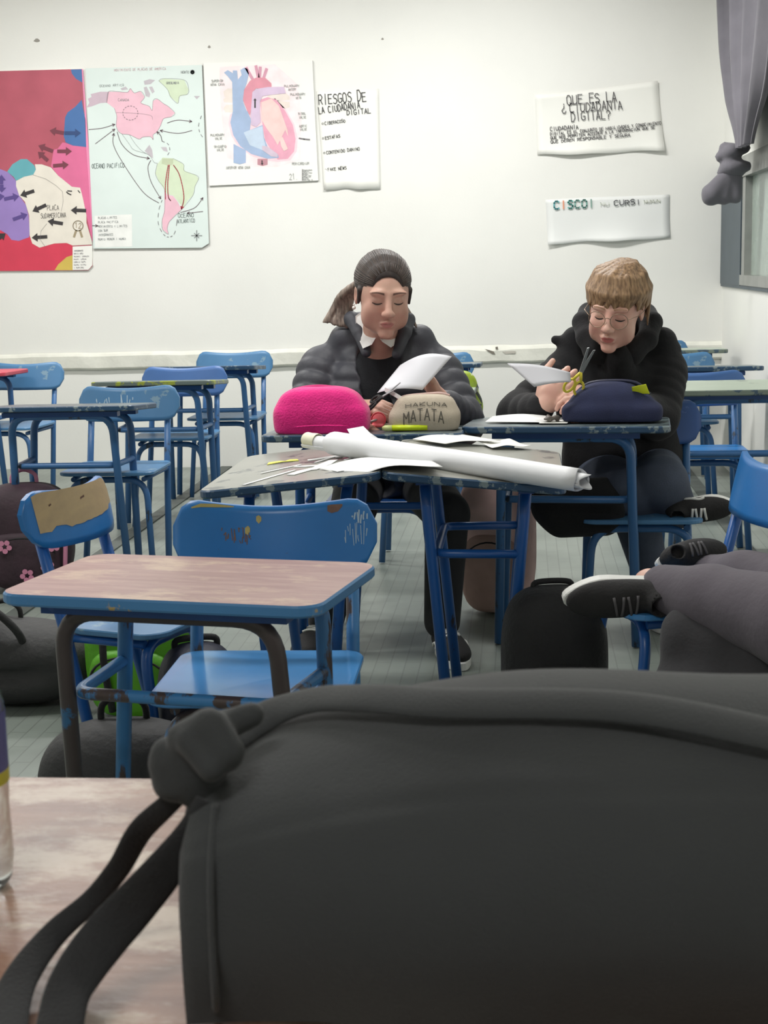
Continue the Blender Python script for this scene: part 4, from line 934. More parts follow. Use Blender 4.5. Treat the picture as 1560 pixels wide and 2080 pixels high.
M['pinkbeige'] = mat('dusty_pink_cloth', (214, 180, 174), 0.8, noise=0.12, nscale=8, bump=0.4, bscale=24)
M['tanpink'] = mat('tan_pink_cloth', (172, 142, 132), 0.8, noise=0.12, nscale=10, bump=0.3, bscale=30)
M['plum'] = mat('dark_plum_nylon', (52, 34, 44), 0.7, noise=0.25, nscale=12, bump=0.2, bscale=60)
M['pinktrim'] = mat('pink_trim', (200, 130, 158), 0.7)
q = at_z(1130, 1500, 0.0); 
soft_bag('backpack', 'black backpack on the floor between the grey desk and the blue chair', 'backpack', (0.075, 3.66), (0.138, 0.11, 0.215), M['black'], rad(8), lp=0.2)
soft_bag('backpack', 'bright green backpack on the floor behind the pink wooden desk', 'backpack', (-1.10, 3.92), (0.165, 0.11, 0.185), M['green'], rad(-6))
G = bpy.data.objects['backpack.001']
for sx in (-0.07, 0.05):
    tube_obj('side_strap', catmull([(sx, -0.112, 0.34), (sx+0.01, -0.155, 0.2), (sx+0.02, -0.135, 0.04)], 5), 0.011, M['black'], G, 8)
soft_bag('backpack', 'navy and purple backpack on the floor under the bright blue chair', 'backpack', (-0.77, 3.2), (0.10, 0.09, 0.20), M['navy_bag'], rad(20), lp=0.2, pm=M['purple'])
dk = soft_bag('duffel_bag', 'low black bag on the floor under the pink wooden desk, left of the chair seat', 'bag', (-0.88, 2.93), (0.19, 0.11, 0.15), M['charcoal'], rad(5), p=2.6)
soft_bag('backpack', 'dark plum backpack with pink trim on the floor at the left edge', 'backpack', (-2.02, 5.55), (0.19, 0.13, 0.215), M['plum'], rad(10), strap=M['pinktrim'])
B5 = bpy.data.objects['backpack.003']
for sx in (-1, 1): tube_obj('piping', catmull([(sx*0.165, -0.09, 0.40), (sx*0.175, -0.12, 0.25), (sx*0.16, -0.12, 0.05)], 5), 0.009, M['pinktrim'], B5, 8)
for i, (fx, fz) in enumerate(((0.1, 0.12), (-0.06, 0.2), (0.02, 0.08), (0.13, 0.2))):
    bm = bmesh.new(); 
    for k in range(5):
        a = k*2*PI/5+i; cx, cz = fx+0.018*math.cos(a), fz+0.018*math.sin(a)
        bm.faces.new([bm.verts.new((cx+0.011*math.cos(t_), -0.163, cz+0.011*math.sin(t_))) for t_ in np.linspace(0, 2*PI, 9)[:-1]])
    tag(obj('flower_print', bm, M['pinktrim'], B5), kind='stuff')
# open black bag lying at the far left
fb = soft_bag('gym_bag', 'slumped black gym bag with a carrying loop on the floor at the left', 'bag', (-1.56, 4.02), (0.30, 0.15, 0.125), M['charcoal'], rad(-4), p=2.5, pocket=False,
    extra=lambda F: (F.ell((-0.1, -0.05, 0.2), (0.16, 0.1, 0.09), 0.05), F.ell((0.14, -0.02, 0.17), (0.1, 0.1, 0.06), 0.03), F.cap((-0.2, -0.14, 0.1), (0.2, -0.14, 0.12), 0.02, 0.02, 0.02, sub=True)))
tube_obj('carry_loop', catmull([(-0.15, -0.1, 0.25), (-0.09, -0.12, 0.32), (0.02, -0.13, 0.32), (0.1, -0.12, 0.25), (0.12, -0.1, 0.18)], 6), 0.012, M['black'], fb, 10)
soft_bag('backpack', 'dusty pink backpack standing on the floor between the two pupils', 'backpack', (-0.10, 5.13), (0.14, 0.11, 0.265), M['pinkbeige'], rad(-12), pm=M['tanpink'])
# flowered bag hanging on the chair behind the girl
FB = empty('flowered_bag', 'small bag with lime green and black flowered cloth on the chair behind the girl', 'bag', at_y(946, 776, 6.16))
c0 = FB.location.copy()
F = Field((-0.14, -0.09, -0.2), (0.14, 0.09, 0.12), 0.008); F.ell((-0.02, 0, -0.06), (0.075, 0.04, 0.11), 0.02, p=2.6); F.ell((0.02, 0, -0.11), (0.05, 0.035, 0.06), 0.03)
m, N, L, B = new_mat('flowered_cloth'); tc = N.new('ShaderNodeTexCoord'); vo = N.new('ShaderNodeTexVoronoi'); vo.inputs['Scale'].default_value = 22
rp = N.new('ShaderNodeValToRGB'); rp.color_ramp.interpolation = 'CONSTANT'; e = rp.color_ramp.elements; e[0].color = srgb(150, 172, 40); e[1].position = 0.3; e[1].color = srgb(40, 46, 40)
for p_, cc in ((0.5, (190, 200, 150)), (0.66, (96, 92, 70)), (0.82, (150, 172, 60))): x_ = e.new(p_); x_.color = srgb(*cc)
sp = N.new('ShaderNodeSeparateColor'); L.new(tc.outputs['Object'], vo.inputs['Vector']); L.new(vo.outputs['Color'], sp.inputs[0]); L.new(sp.outputs[0], rp.inputs[0]); L.new(rp.outputs[0], B.inputs['Base Color'])
obj('bag_body', F.mesh('bag_body', 1), m, FB)

# ------------------------------------------------------------------ things on the pupils' desks
z8 = lambda y: 0.745+(y-(4.62-0.21))*(-0.02/0.42)      # top of the girl's desk
M['hotpink'] = mat('hot_pink_plush', (232, 24, 132), 0.85, noise=0.12, nscale=14, bump=0.35, bscale=160, sheen=0.3)
M['beige'] = mat('beige_canvas', (188, 176, 158), 0.85, noise=0.06, nscale=20, bump=0.2, bscale=300)
M['navy'] = mat('navy_canvas', (38, 44, 76), 0.85, noise=0.12, nscale=20, bump=0.2, bscale=300)
def pouch(name, label, px0, px1, pyt, pyb, y, dep, m, zb, zipm, h=0.006, prof=((0, 0.3, 1, 0.3, 4),), zt=(0.78, 0.955, 1.0, 0.955, 0.78), rz=0.0):
    a = at_y(px0, pyb, y); b = at_y(px1, pyb, y); t_ = at_y((px0+px1)/2, pyt, y)
    w = (b.x-a.x)/2; hh = (t_.z-zb); cx = (a.x+b.x)/2
    o = empty(name, label, 'pencil case', (cx, y+dep*0.5, zb), rz)
    F = Field((-w-0.03, -dep-0.02, -0.02), (w+0.03, dep+0.02, hh+0.04), h)
    for xo, zo, wx, rz_, p_ in prof:
        F.ell((xo*w, 0, zo*hh), (wx*w, dep*(0.56 if zo < 0.3 else 0.50), rz_*hh), 0.025, p=p_)
    F.ell((0, 0, -0.1), (w*3, dep*3, 0.101), 0.003, sub=True, p=8)
    field_obj('case_body', F, m, o, 2)
    zz = [(-w*0.80, 0, hh*zt[0]), (-w*0.5, -0.004, hh*zt[1]), (0, -0.004, hh*zt[2]), (w*0.5, -0.004, hh*zt[3]), (w*0.80, 0, hh*zt[4])]
    tube_obj('zip', catmull(zz, 5), 0.0055, zipm, o, 8)
    return o, w, hh
pk, w, hh = pouch('pencil_case', 'hot pink plush pencil case on the left of the girl\'s desk', 560, 741, 786, 877, 4.455, 0.13, M['hotpink'], z8(4.52)+0.001, mat('pink_zip', (206, 20, 116), 0.6), prof=((0, 0.25, 1.0, 0.32, 5), (-0.02, 0.40, 0.95, 0.44, 4), (-0.05, 0.55, 0.80, 0.43, 3.6)), zt=(0.80, 0.94, 0.98, 0.90, 0.76))
tube_obj('bottom_seam', catmull([(-w*0.98, -0.05, 0.022), (-w*0.6, -0.072, 0.026), (0, -0.075, 0.03), (w*0.6, -0.072, 0.028), (w*0.98, -0.05, 0.03)], 5), 0.004, M['hotpink'], pk, 8)
cr_, w, hh = pouch('pencil_case', 'beige canvas pencil case with black lettering on the girl\'s desk', 792, 926, 802, 872, 4.53, 0.11, M['beige'], z8(4.58)+0.001, mat('pink_beige_zip', (196, 164, 156), 0.6), prof=((0.02, 0.22, 0.99, 0.30, 5), (0.03, 0.42, 0.90, 0.42, 4), (0.06, 0.60, 0.78, 0.38, 4)), zt=(0.84, 0.93, 0.97, 0.99, 0.92))
bm = bmesh.new()
def ctext(bm, s_, x0, x1, z0, h_, wd, yf, arc=0.0):
    n = len(s_); 
    for i, ch in enumerate(s_):
        a = (x1-x0)/n
        for st in strokes(ch):
            P = [Vector((x0+i*a+gx/0.667*a*0.74, yf, z0+gy*h_+arc*math.sin(PI*(i+gx)/n))) for gx, gy in st]
            P = [P[0]]+[A+(B_-A)*q_ for A, B_ in zip(P, P[1:]) for q_ in (0.25, 0.5, 0.75, 1.0)]
            for A, B_ in zip(P, P[1:]):
                d = (B_-A).normalized(); n_ = Vector((-d.z, 0, d.x))*wd/2; bm.faces.new([bm.verts.new(v) for v in (A+n_, B_+n_, B_-n_, A-n_)])
ctext(bm, 'MATATA', -w*0.56, w*0.70, hh*0.20, hh*0.32, 0.0032, 0, 0.014)
ctext(bm, 'HAKUNA', -w*0.5, w*0.8, hh*0.66, hh*0.10, 0.002, 0, 0.006)
case = bpy.data.objects['case_body.001']; bv = BVHTree.FromPolygons([v.co for v in case.data.vertices], [p.vertices for p in case.data.polygons])
def cast_bm(bm, bv, off, d=Vector((0, 1, 0)), start=-0.5):
    for v in bm.verts:
        r_ = bv.ray_cast(Vector((v.co.x, start, v.co.z)), d)
        if r_[0] is not None: v.co = r_[0]+Vector((0, -off, 0))
cast_bm(bm, bv, 0.0022); tag(obj('lettering', bm, flat('canvas_print', (84, 80, 72)), cr_), kind='stuff')
nv_, w, hh = pouch('pencil_case', 'navy canvas pencil case on the boy\'s desk', 1150, 1342, 775, 861, 4.60, 0.12, M['navy'], 0.7505, mat('navy_zip', (30, 34, 62), 0.5), prof=((0, 0.16, 1.0, 0.24, 5), (0.0, 0.32, 0.90, 0.42, 3.2), (-0.06, 0.50, 0.68, 0.48, 2.6)), zt=(0.66, 0.92, 0.985, 0.93, 0.64), rz=rad(-5))
# pens
def pen(name, label, cat, a, b, r, m, m2=None, f=0.7, mcap=None):
    t = empty(name, label, cat, a); d = Vector(b)-Vector(a); L_ = d.length
    t.rotation_euler = d.to_track_quat('X', 'Z').to_euler()
    tube_obj('barrel', [(0, 0, 0), (L_*f, 0, 0)], r, m, t, 12)
    tube_obj('cap', [(L_*f, 0, 0), (L_*0.93, 0, 0), (L_, 0, 0)], [r*1.04, r*1.04, r*0.55], m2 or m, t, 12)
    return t
M['lime'] = mat('lime_plastic', (206, 226, 30), 0.35); M['limew'] = mat('pale_lime_plastic', (214, 222, 150), 0.4); M['coral'] = mat('coral_plastic', (255, 122, 128), 0.4)
zt = z8(4.47)
pen('highlighter', 'lime yellow highlighter lying in front of the beige pencil case', 'highlighter', at_z(868, 868, zt+0.010), at_z(776, 870, zt+0.010), 0.0095, M['lime'], M['limew'], 0.78)
pen('pen', 'white pen lying behind the lime highlighter', 'pen', at_z(826, 862, zt+0.008), at_z(768, 863, zt+0.008), 0.006, mat('white_plastic', (226, 228, 206), 0.4))
pen('pen', 'grey pen pointing at the coral eraser beside the pink pencil case', 'pen', at_z(722, 868, zt+0.006), at_z(766, 852, zt+0.028), 0.004, mat('grey_plastic', (176, 160, 156), 0.4))
cz = empty('eraser', 'coral coloured eraser between the pink and beige pencil cases', 'eraser', at_z(767, 868, zt))
F = Field((-0.05, -0.04, -0.01), (0.05, 0.04, 0.06), 0.003); F.ell((0.004, 0, 0.026), (0.025, 0.014, 0.025), 0.008); F.cap((-0.016, -0.008, 0.006), (0.018, -0.008, 0.006), 0.006, 0.006, 0.005); field_obj('eraser_body', F, M['coral'], cz, 1)
bm = bmesh.new(); tube(bm, [(0.004+0.024*math.cos(q_), -0.0075, 0.026+0.024*math.sin(q_)) for q_ in np.linspace(0, 2*PI, 17)], 0.0018, 6, cap=False); obj('rim', bm, mat('coral_rim', (248, 104, 114), 0.4), cz)
# paper roll over the joined pair of desks
M['roll'] = mat('white_roll_paper', (232, 233, 236), 0.5, noise=0.02, nscale=6)
zr_ = lambda x: 0.745-abs(x+0.365)*(0.045/0.475)       # the pair of boards falls away from its ridge
PR = empty('paper_roll', 'long white paper roll lying across the joined grey desks', 'paper roll', (-0.25, 3.85, 0.76))
def spiral_tube(name, a, b, r0, r1, m, turns=1.4, n=44, rag=0.006, seed=1):
    a, b = Vector(a), Vector(b); ax = (b-a).normalized(); u_ = ax.cross(Vector((0, 0, 1))).normalized(); v_ = u_.cross(ax); rr = random.Random(seed)
    V, Fc = [], []; ns = 24
    for i in range(ns+1):
        f = i/ns; c0 = a+(b-a)*f; r_ = r0+(r1-r0)*f
        for k in range(n+1):
            th = turns*2*PI*k/n+2.2; q_ = r_*(0.80+0.20*k/n)*(1+0.02*math.sin(f*9+th))
            p = c0+u_*q_*math.cos(th)+v_*q_*math.sin(th)*0.86
            if i in (0, ns): p += ax*rag*math.sin(th*2+seed)*(1 if i else -1)
            V.append(p)
    for i in range(ns):
        for k in range(n): q_ = i*(n+1)+k; Fc.append((q_, q_+1, q_+n+2, q_+n+1))
    o = obj(name, mesh_py(name, V, Fc), m, smooth=True); md = o.modifiers.new('t', 'SOLIDIFY'); md.thickness = 0.0008; return o
A = at_z(676, 905, 0.765); Bq = at_z(1178, 958, 0.755)
Bq.z = zr_(Bq.x)+0.036; A.z = zr_(A.x)+0.042
put_local(spiral_tube('outer_sheet', A, Bq, 0.040, 0.034, M['roll'], 2.2), PR)
dax = (Bq-A).normalized()
put_local(spiral_tube('inner_tube', A-dax*0.10+Vector((0, 0, -0.004)), A+dax*0.35, 0.024, 0.024, M['roll'], 1.6, seed=3), PR)
put_local(spiral_tube('inner_tube', Bq-dax*0.2, Bq+dax*0.02, 0.026, 0.022, M['roll'], 1.6, rag=0.012, seed=5), PR)
put_local(spiral_tube('paper_band', A-dax*0.102, A-dax*0.058, 0.0255, 0.0255, mat('cream_paper', (232, 230, 206), 0.6), 1.1, rag=0.001, seed=7), PR)
# lifted flap of the outer sheet
fp = [at_y(705, 872, 4.06), at_y(738, 866, 4.07), at_y(752, 880, 4.0), at_y(790, 905, 3.93), at_y(745, 900, 3.92), at_y(715, 890, 3.97)]
o = obj('flap', mesh_py('flap', fp, [(0, 1, 2, 5), (5, 2, 3, 4)]), M['roll'], smooth=True); md = o.modifiers.new('t', 'SOLIDIFY'); md.thickness = 0.0008; put_local(o, PR)
def sheet(name, label, cat, quad, zf, m, nx=14, ny=10, th=0.0007, group=None):
    """paper: quad = 4 image corners with heights; zf(u, v) adds waves"""
    c = [at_z(x, y, z) if z is not None else None for x, y, z in quad]; V, Fc = [], []
    for j in range(ny+1):
        for i in range(nx+1):
            u, v = i/nx, j/ny
            p = (c[0]*(1-u)+c[1]*u)*(1-v)+(c[3]*(1-u)+c[2]*u)*v; p = p.copy(); p.z += zf(u, v); V.append(p)
    for j in range(ny):
        for i in range(nx): a = j*(nx+1)+i; Fc.append((a, a+nx+1, a+nx+2, a+1))
    o = obj(name, mesh_py(name, V, Fc), m, smooth=True); md = o.modifiers.new('t', 'SOLIDIFY'); md.thickness = th; md.offset = 1
    tag(o, label, cat, group); return o
sheet('paper_sheet', 'curled white sheet in front of the paper roll, hanging over the desk edge', 'paper', [(648, 952, 0.732), (840, 915, 0.752), (900, 948, 0.756), (728, 970, 0.728)], lambda u, v: 0.012*math.sin(PI*u)*(0.4+v)+0.004*math.sin(u*6), PAPER2)
sheet('paper_sheet', 'grey white sheet lying behind the paper roll', 'paper', [(838, 892, 0.748), (925, 878, 0.742), (1018, 893, 0.735), (905, 902, 0.742)], lambda u, v: 0.004*math.sin(u*5), PAPER)
sheet('paper_sheet', 'small torn sheet behind the right end of the paper roll', 'paper', [(962, 896, 0.730), (1035, 893, 0.724), (1080, 905, 0.722), (1000, 908, 0.728)], lambda u, v: 0.003*math.sin(u*8+v*5), PAPER)
rr = random.Random(7); SGR = 'white paper cuttings on the grey desk'
scr = [((495, 985), (600, 955), 5, 'w'), ((530, 962), (612, 944), 4, 'w'), ((640, 940), (724, 916), 4, 'w'), ((700, 935), (760, 918), 4, 'w'), ((625, 935), (700, 925), 13, 'w'), ((590, 965), (645, 950), 14, 'w'), ((635, 955), (680, 935), 12, 'w'), ((688, 930), (698, 922), 10, 'w'), ((598, 948), (650, 946), 6, 'w'), ((660, 948), (690, 958), 8, 'w')]
labs = ['long thin white paper strip nearest the left corner of the grey desk', 'thin white strip behind the long strip on the grey desk', 'thin white strip beside the paper roll\'s left end', 'short white strip under the paper roll', 'jagged white paper scrap by the paper roll\'s left end', 'white pointed paper scrap near the front edge of the grey desk', 'white scrap touching the curled sheet', 'tiny square white scrap under the paper roll', 'short flat white strip amid the paper scraps', 'small white scrap left of the curled sheet']
for i, ((x0, y0), (x1, y1), wd, k) in enumerate(scr):
    z_ = 0.0; a = at_z(x0, y0, 0.72); b = at_z(x1, y1, 0.73)
    for q_ in (a, b):
        pass
    for _ in range(3):
        a = at_z(x0, y0, zr_(a.x)+0.0012); b = at_z(x1, y1, zr_(b.x)+0.0012)
    d = (b-a).normalized(); n_ = Vector((-d.y, d.x, 0))*wd*0.0016; c_ = (a+b)/2
    ang = rr.uniform(0.6, 1.2)
    top = [a+n_*0.6, c_+n_*1.1, b+n_*ang, b-n_*0.5, c_-n_*rr.uniform(0.5, 1.2), a-n_*0.6]
    for t_ in top: t_.z = zr_(t_.x)+0.001
    bm = bmesh.new(); f0 = [bm.verts.new(v) for v in top]; f1 = [bm.verts.new(v+Vector((0, 0, 0.0012+0.0004*(i % 4)))) for v in top]
    bm.faces.new(f0[::-1]); bm.faces.new(f1)
    for k_ in range(6): bm.faces.new((f0[k_], f0[(k_+1) % 6], f1[(k_+1) % 6], f1[k_]))
    tag(obj('paper_scrap', bm, PAPER2), labs[i], 'paper scrap', SGR)
M['yellow_paper'] = mat('yellow_paper', (226, 222, 92), 0.6)
for (x0, y0), (x1, y1), lb in (((542, 937), (568, 930), 'left yellow paper scrap on the grey desk'), ((574, 934), (602, 930), 'right yellow paper scrap on the grey desk')):
    a = at_z(x0, y0, 0.722); b = at_z(x1, y1, 0.725); d = b-a; n_ = Vector((-d.y, d.x, 0)).normalized()*0.03
    bm = bmesh.new(); P = [a, b-n_*0.9, b+d*0.1+n_*0.2, b-d*0.3+n_*0.9]
    for t_ in P: t_.z = zr_(t_.x)+0.001
    f0 = [bm.verts.new(v) for v in P]; f1 = [bm.verts.new(v+Vector((0, 0, 0.0015))) for v in P]; bm.faces.new(f0[::-1]); bm.faces.new(f1)
    for k_ in range(4): bm.faces.new((f0[k_], f0[(k_+1) % 4], f1[(k_+1) % 4], f1[k_]))
    tag(obj('paper_scrap', bm, M['yellow_paper']), lb, 'paper scrap', 'yellow paper cuttings on the grey desk')
# on the boy's desk
zb = 0.7505
sheet('folded_paper', 'folded white paper lying on the left of the boy\'s desk', 'paper', [(1000, 846, zb+0.008), (1148, 849, zb+0.004), (1105, 858, zb+0.002), (985, 857, zb+0.001)], lambda u, v: 0.010*(1-v)*math.sin(PI*min(1, u*1.1)), PAPER2)
hm = sheet('paper_sheet', 'flat white sheet beside the navy pencil case on the boy\'s desk', 'paper', [(1100, 850, zb+0.001), (1160, 851, zb+0.001), (1152, 860, zb+0.001), (1095, 860, zb+0.001)], lambda u, v: 0, PAPER)
yc = sheet('paper_sheet', 'yellow paper standing behind the navy pencil case', 'paper', [(1283, 786, 0.865), (1312, 780, 0.872), (1320, 800, 0.84), (1285, 800, 0.84)], lambda u, v: 0, mat('lime_paper', (214, 222, 40), 0.6))
cl_ = empty('crumpled_wrapper', 'small grey crumpled wrapper by the boy\'s paper', 'wrapper', at_z(1118, 858, zb))
F = Field((-0.05, -0.04, -0.005), (0.05, 0.04, 0.05), 0.003); rr = random.Random(2)
for k in range(9): F.ell((rr.uniform(-0.025, 0.025), rr.uniform(-0.012, 0.012), rr.uniform(0.006, 0.018)), (rr.uniform(0.006, 0.014), rr.uniform(0.006, 0.012), rr.uniform(0.004, 0.009)), 0.003)
field_obj('wrapper', F, mat('grey_wrapper', (104, 98, 92), 0.5), cl_, 0)
# ------------------------------------------------------------------ people
def skin_mat(name, col, red):
    m, N, L, B = new_mat(name)
    tc = N.new('ShaderNodeTexCoord'); n = N.new('ShaderNodeTexNoise'); n.inputs['Scale'].default_value = 14; n.inputs['Detail'].default_value = 4
    r = N.new('ShaderNodeValToRGB'); r.color_ramp.elements[0].position = 0.35; r.color_ramp.elements[1].position = 0.7
    r.color_ramp.elements[0].color = srgb(*col); r.color_ramp.elements[1].color = srgb(*red)
    L.new(tc.outputs['Object'], n.inputs['Vector']); L.new(n.outputs['Fac'], r.inputs[0]); L.new(r.outputs[0], B.inputs['Base Color'])
    B.inputs['Roughness'].default_value = 0.5; B.inputs['Subsurface Weight'].default_value = 0.12; B.inputs['Subsurface Radius'].default_value = (0.02, 0.008, 0.004); B.inputs['Subsurface Scale'].default_value = 0.4
    return m
def hair_mat(name, c1, c2, scale=(60, 60, 6)):
    m, N, L, B = new_mat(name)
    tc = N.new('ShaderNodeTexCoord'); mp = N.new('ShaderNodeMapping'); mp.inputs['Scale'].default_value = scale
    n = N.new('ShaderNodeTexNoise'); n.inputs['Scale'].default_value = 2.0; n.inputs['Detail'].default_value = 6
    r = N.new('ShaderNodeValToRGB'); r.color_ramp.elements[0].position = 0.35; r.color_ramp.elements[1].position = 0.68
    r.color_ramp.elements[0].color = srgb(*c1); r.color_ramp.elements[1].color = srgb(*c2)
    L.new(tc.outputs['Object'], mp.inputs[0]); L.new(mp.outputs[0], n.inputs['Vector']); L.new(n.outputs['Fac'], r.inputs[0]); L.new(r.outputs[0], B.inputs['Base Color'])
    B.inputs['Roughness'].default_value = 0.55
    bp = N.new('ShaderNodeBump'); bp.inputs['Strength'].default_value = 0.5; bp.inputs['Distance'].default_value = 0.004; L.new(n.outputs['Fac'], bp.inputs['Height']); L.new(bp.outputs[0], B.inputs['Normal'])
    return m
class Head:
    def __init__(s, c, yaw, pitch, roll=0.0, S=1.17):
        s.c = Vector(c); s.S = S
        s.R = (Matrix.Rotation(rad(yaw), 3, 'Z') @ Matrix.Rotation(rad(pitch), 3, 'X') @ Matrix.Rotation(rad(roll), 3, 'Y')); s.Rn = np.array(s.R)
    def w(s, p): return s.c + s.R @ (Vector(p)*s.S)
    def ell(s, F, c, r, k=0.01, sub=False, rot=None, p=2.0):
        Rm = s.Rn if rot is None else s.Rn @ np.array(rot)
        F.ell(s.w(c), [q*s.S for q in r], k, Rm, sub, p=p)
    def cap(s, F, a, b, ra, rb=None, k=0.008, sub=False): F.cap(s.w(a), s.w(b), ra*s.S, None if rb is None else rb*s.S, k, sub)
def add_head(F, H, wide=1.0, nose=1.0, lips=1.0):
    e = lambda c, r, k=0.012, sub=False, rot=None: H.ell(F, (c[0]*wide, c[1], c[2]), (r[0]*wide, r[1], r[2]), k, sub, rot)
    e((0, 0.012, 0.030), (0.076, 0.095, 0.084), 0.02)
    e((0, -0.030, -0.018), (0.066, 0.064, 0.085), 0.03)
    e((0, -0.032, -0.068), (0.053, 0.053, 0.042), 0.025)
    e((0, -0.078, -0.101), (0.022, 0.016, 0.014), 0.02)
    for s in (-1, 1):
        e((s*0.037, -0.066, -0.030), (0.024, 0.020, 0.026), 0.02)
        e((s*0.052, -0.045, -0.055), (0.016, 0.026, 0.03), 0.02)
        e((s*0.031, -0.095, 0.002), (0.017, 0.010, 0.0105), 0.012, True)
        e((s*0.030, -0.084, 0.024), (0.026, 0.011, 0.009), 0.012)
        e((s*0.031, -0.077, 0.001), (0.0150, 0.0125, 0.0110), 0.004)
        e((s*0.077, 0.012, -0.004), (0.007, 0.018, 0.030), 0.006)
        e((s*0.083, 0.006, -0.002), (0.006, 0.009, 0.016), 0.004, True)
        e((s*0.0125, -0.101, -0.037), (0.0085*nose, 0.009, 0.008), 0.006)
    H.cap(F, (0, -0.086, 0.016), (0, -0.108, -0.028), 0.0075*nose, 0.0105*nose, 0.012)
    e((0, -0.110, -0.034), (0.0125*nose, 0.011, 0.0105), 0.008)
    H.cap(F, (-0.019, -0.087, -0.0640), (0, -0.0965, -0.0610), 0.0048*lips, 0.0062*lips, 0.004); H.cap(F, (0.019, -0.087, -0.0640), (0, -0.0965, -0.0610), 0.0048*lips, 0.0062*lips, 0.004)
    H.cap(F, (-0.014, -0.087, -0.0735), (0.014, -0.087, -0.0735), 0.0068*lips, None, 0.005)
    e((0, -0.100, -0.0675), (0.021, 0.006, 0.0012), 0.003, True)
def add_hand(F, wrist, f, n, thumb=1, curl=(25, 35, 25), spread=0.0, S=1.15, thumb_curl=20, curls=None):
    wrist = Vector(wrist); f = Vector(f).normalized(); n = Vector(n); n = (n-f*n.dot(f)).normalized(); s = f.cross(n)*thumb
    rot = np.array([list(s), list(f), list(n)]).T
    F.ell(wrist+f*0.048*S, (0.041*S, 0.054*S, 0.0165*S), 0.012, rot)
    F.cap(wrist-f*0.02*S, wrist+f*0.02*S, 0.026*S, 0.026*S, 0.015)
    F.ell(wrist+f*0.032*S+s*0.024*S+n*0.010*S, (0.020*S, 0.034*S, 0.016*S), 0.012, rot)
    for i, Lf in enumerate((0.073, 0.081, 0.076, 0.060)):
        cc = (curls[i] if curls else curl)
        o = (1.5-i)*0.0205*S; p = wrist+f*(0.092-0.004*abs(i-1))*S+s*o
        ang = 0.0; d0 = (f+s*spread*(1.5-i)*0.2).normalized(); r0 = 0.0098*S
        for j, fr in enumerate((0.46, 0.30, 0.24)):
            ang += rad(cc[j]); d = d0*math.cos(ang)+n*math.sin(ang); q = p+d*Lf*S*fr
            F.cap(p, q, r0, r0*0.92, 0.0035); p = q; r0 *= 0.92
    p = wrist+f*0.026*S+s*0.034*S+n*0.006*S; d = (s*0.62+f*0.72+n*0.30).normalized(); r0 = 0.0125*S
    for j, fr in enumerate((0.040, 0.034, 0.028)):
        q = p+d*fr*S; F.cap(p, q, r0, r0*0.9, 0.006); p = q; r0 *= 0.88
        d = (d+(n*0.25+f*0.35-s*0.35)*math.sin(rad(thumb_curl))*1.6).normalized()
def face_strip(name, H, bv, cols, m, parent, off=0.0012):
    """cols: list of (x, z_low, z_high) in head coordinates, laid on the face"""
    bm = bmesh.new(); rows = []
    for x, za, zb_ in cols:
        r_ = []
        for t in (0, 0.5, 1):
            o = H.w((x, -0.2, za+(zb_-za)*t)); d = H.R @ Vector((0, 1, 0)); h = bv.ray_cast(o, d)
            p = h[0]-d*off*1.0 if h[0] is not None else H.w((x, -0.08, za))
            r_.append(bm.verts.new(p))
        rows.append(r_)
    for a, b in zip(rows, rows[1:]):
        for k in (0, 1):
            f = bm.faces.new((a[k], b[k], b[k+1], a[k+1])); f.smooth = True
    bmesh.ops.recalc_face_normals(bm, faces=bm.faces[:])
    o = obj(name, bm, m); put_local(o, parent); return o
def bvh_of(o): return BVHTree.FromPolygons([v.co.copy() for v in o.data.vertices], [tuple(p.vertices) for p in o.data.polygons])
def face_features(H, body, parent, brow_m, lip_m, brow_t=0.0035, brow_z=0.028):
    bv = bvh_of(body)
    for s in (-1, 1):
        xs = np.linspace(0.013, 0.050, 9)
        face_strip('eyebrow', H, bv, [(s*x, brow_z+0.005*math.sin((x-0.013)/0.037*2.4)-brow_t*(1.1-0.5*(x-0.013)/0.037), brow_z+0.005*math.sin((x-0.013)/0.037*2.4)+brow_t*(1-0.8*(x-0.013)/0.037)) for x in xs], brow_m, parent)
        xs = np.linspace(0.0175, 0.0455, 9)
        face_strip('eyelashes', H, bv, [(s*x, -0.0062-0.0028*math.sin((x-0.0175)/0.028*PI)-0.0006, -0.0062-0.0028*math.sin((x-0.0175)/0.028*PI)+0.0020) for x in xs], mat('lash_brown', (58, 44, 40), 0.6), parent)
        face_strip('eye', H, bv, [(s*x, -0.0092-0.0022*math.sin((x-0.0215)/0.02*PI), -0.0072-0.0018*math.sin((x-0.0215)/0.02*PI)) for x in np.linspace(0.0215, 0.0415, 7)], mat('eye_dark', (70, 58, 54), 0.3), parent, 0.0008)
    xs = np.linspace(-0.021, 0.021, 13)
    face_strip('upper_lip', H, bv, [(x, -0.0672, -0.0672+0.0088*(1-(x/0.0215)**2)*(0.86+0.14*min(1, abs(x)/0.006))) for x in xs], lip_m, parent, 0.0009)
    face_strip('lower_lip', H, bv, [(x, -0.0678-0.0105*(1-(x/0.0195)**2), -0.0678) for x in np.linspace(-0.019, 0.019, 11)], lip_m, parent, 0.0009)
M['sole'] = mat('white_rubber', (222, 222, 218), 0.5); M['shoe_black'] = mat('black_suede', (30, 29, 30), 0.85, noise=0.15, nscale=30, bump=0.2, bscale=200); M['grey_lace'] = mat('dark_grey_lace', (84, 82, 84), 0.8); M['lace'] = mat('white_lace', (214, 214, 210), 0.7)
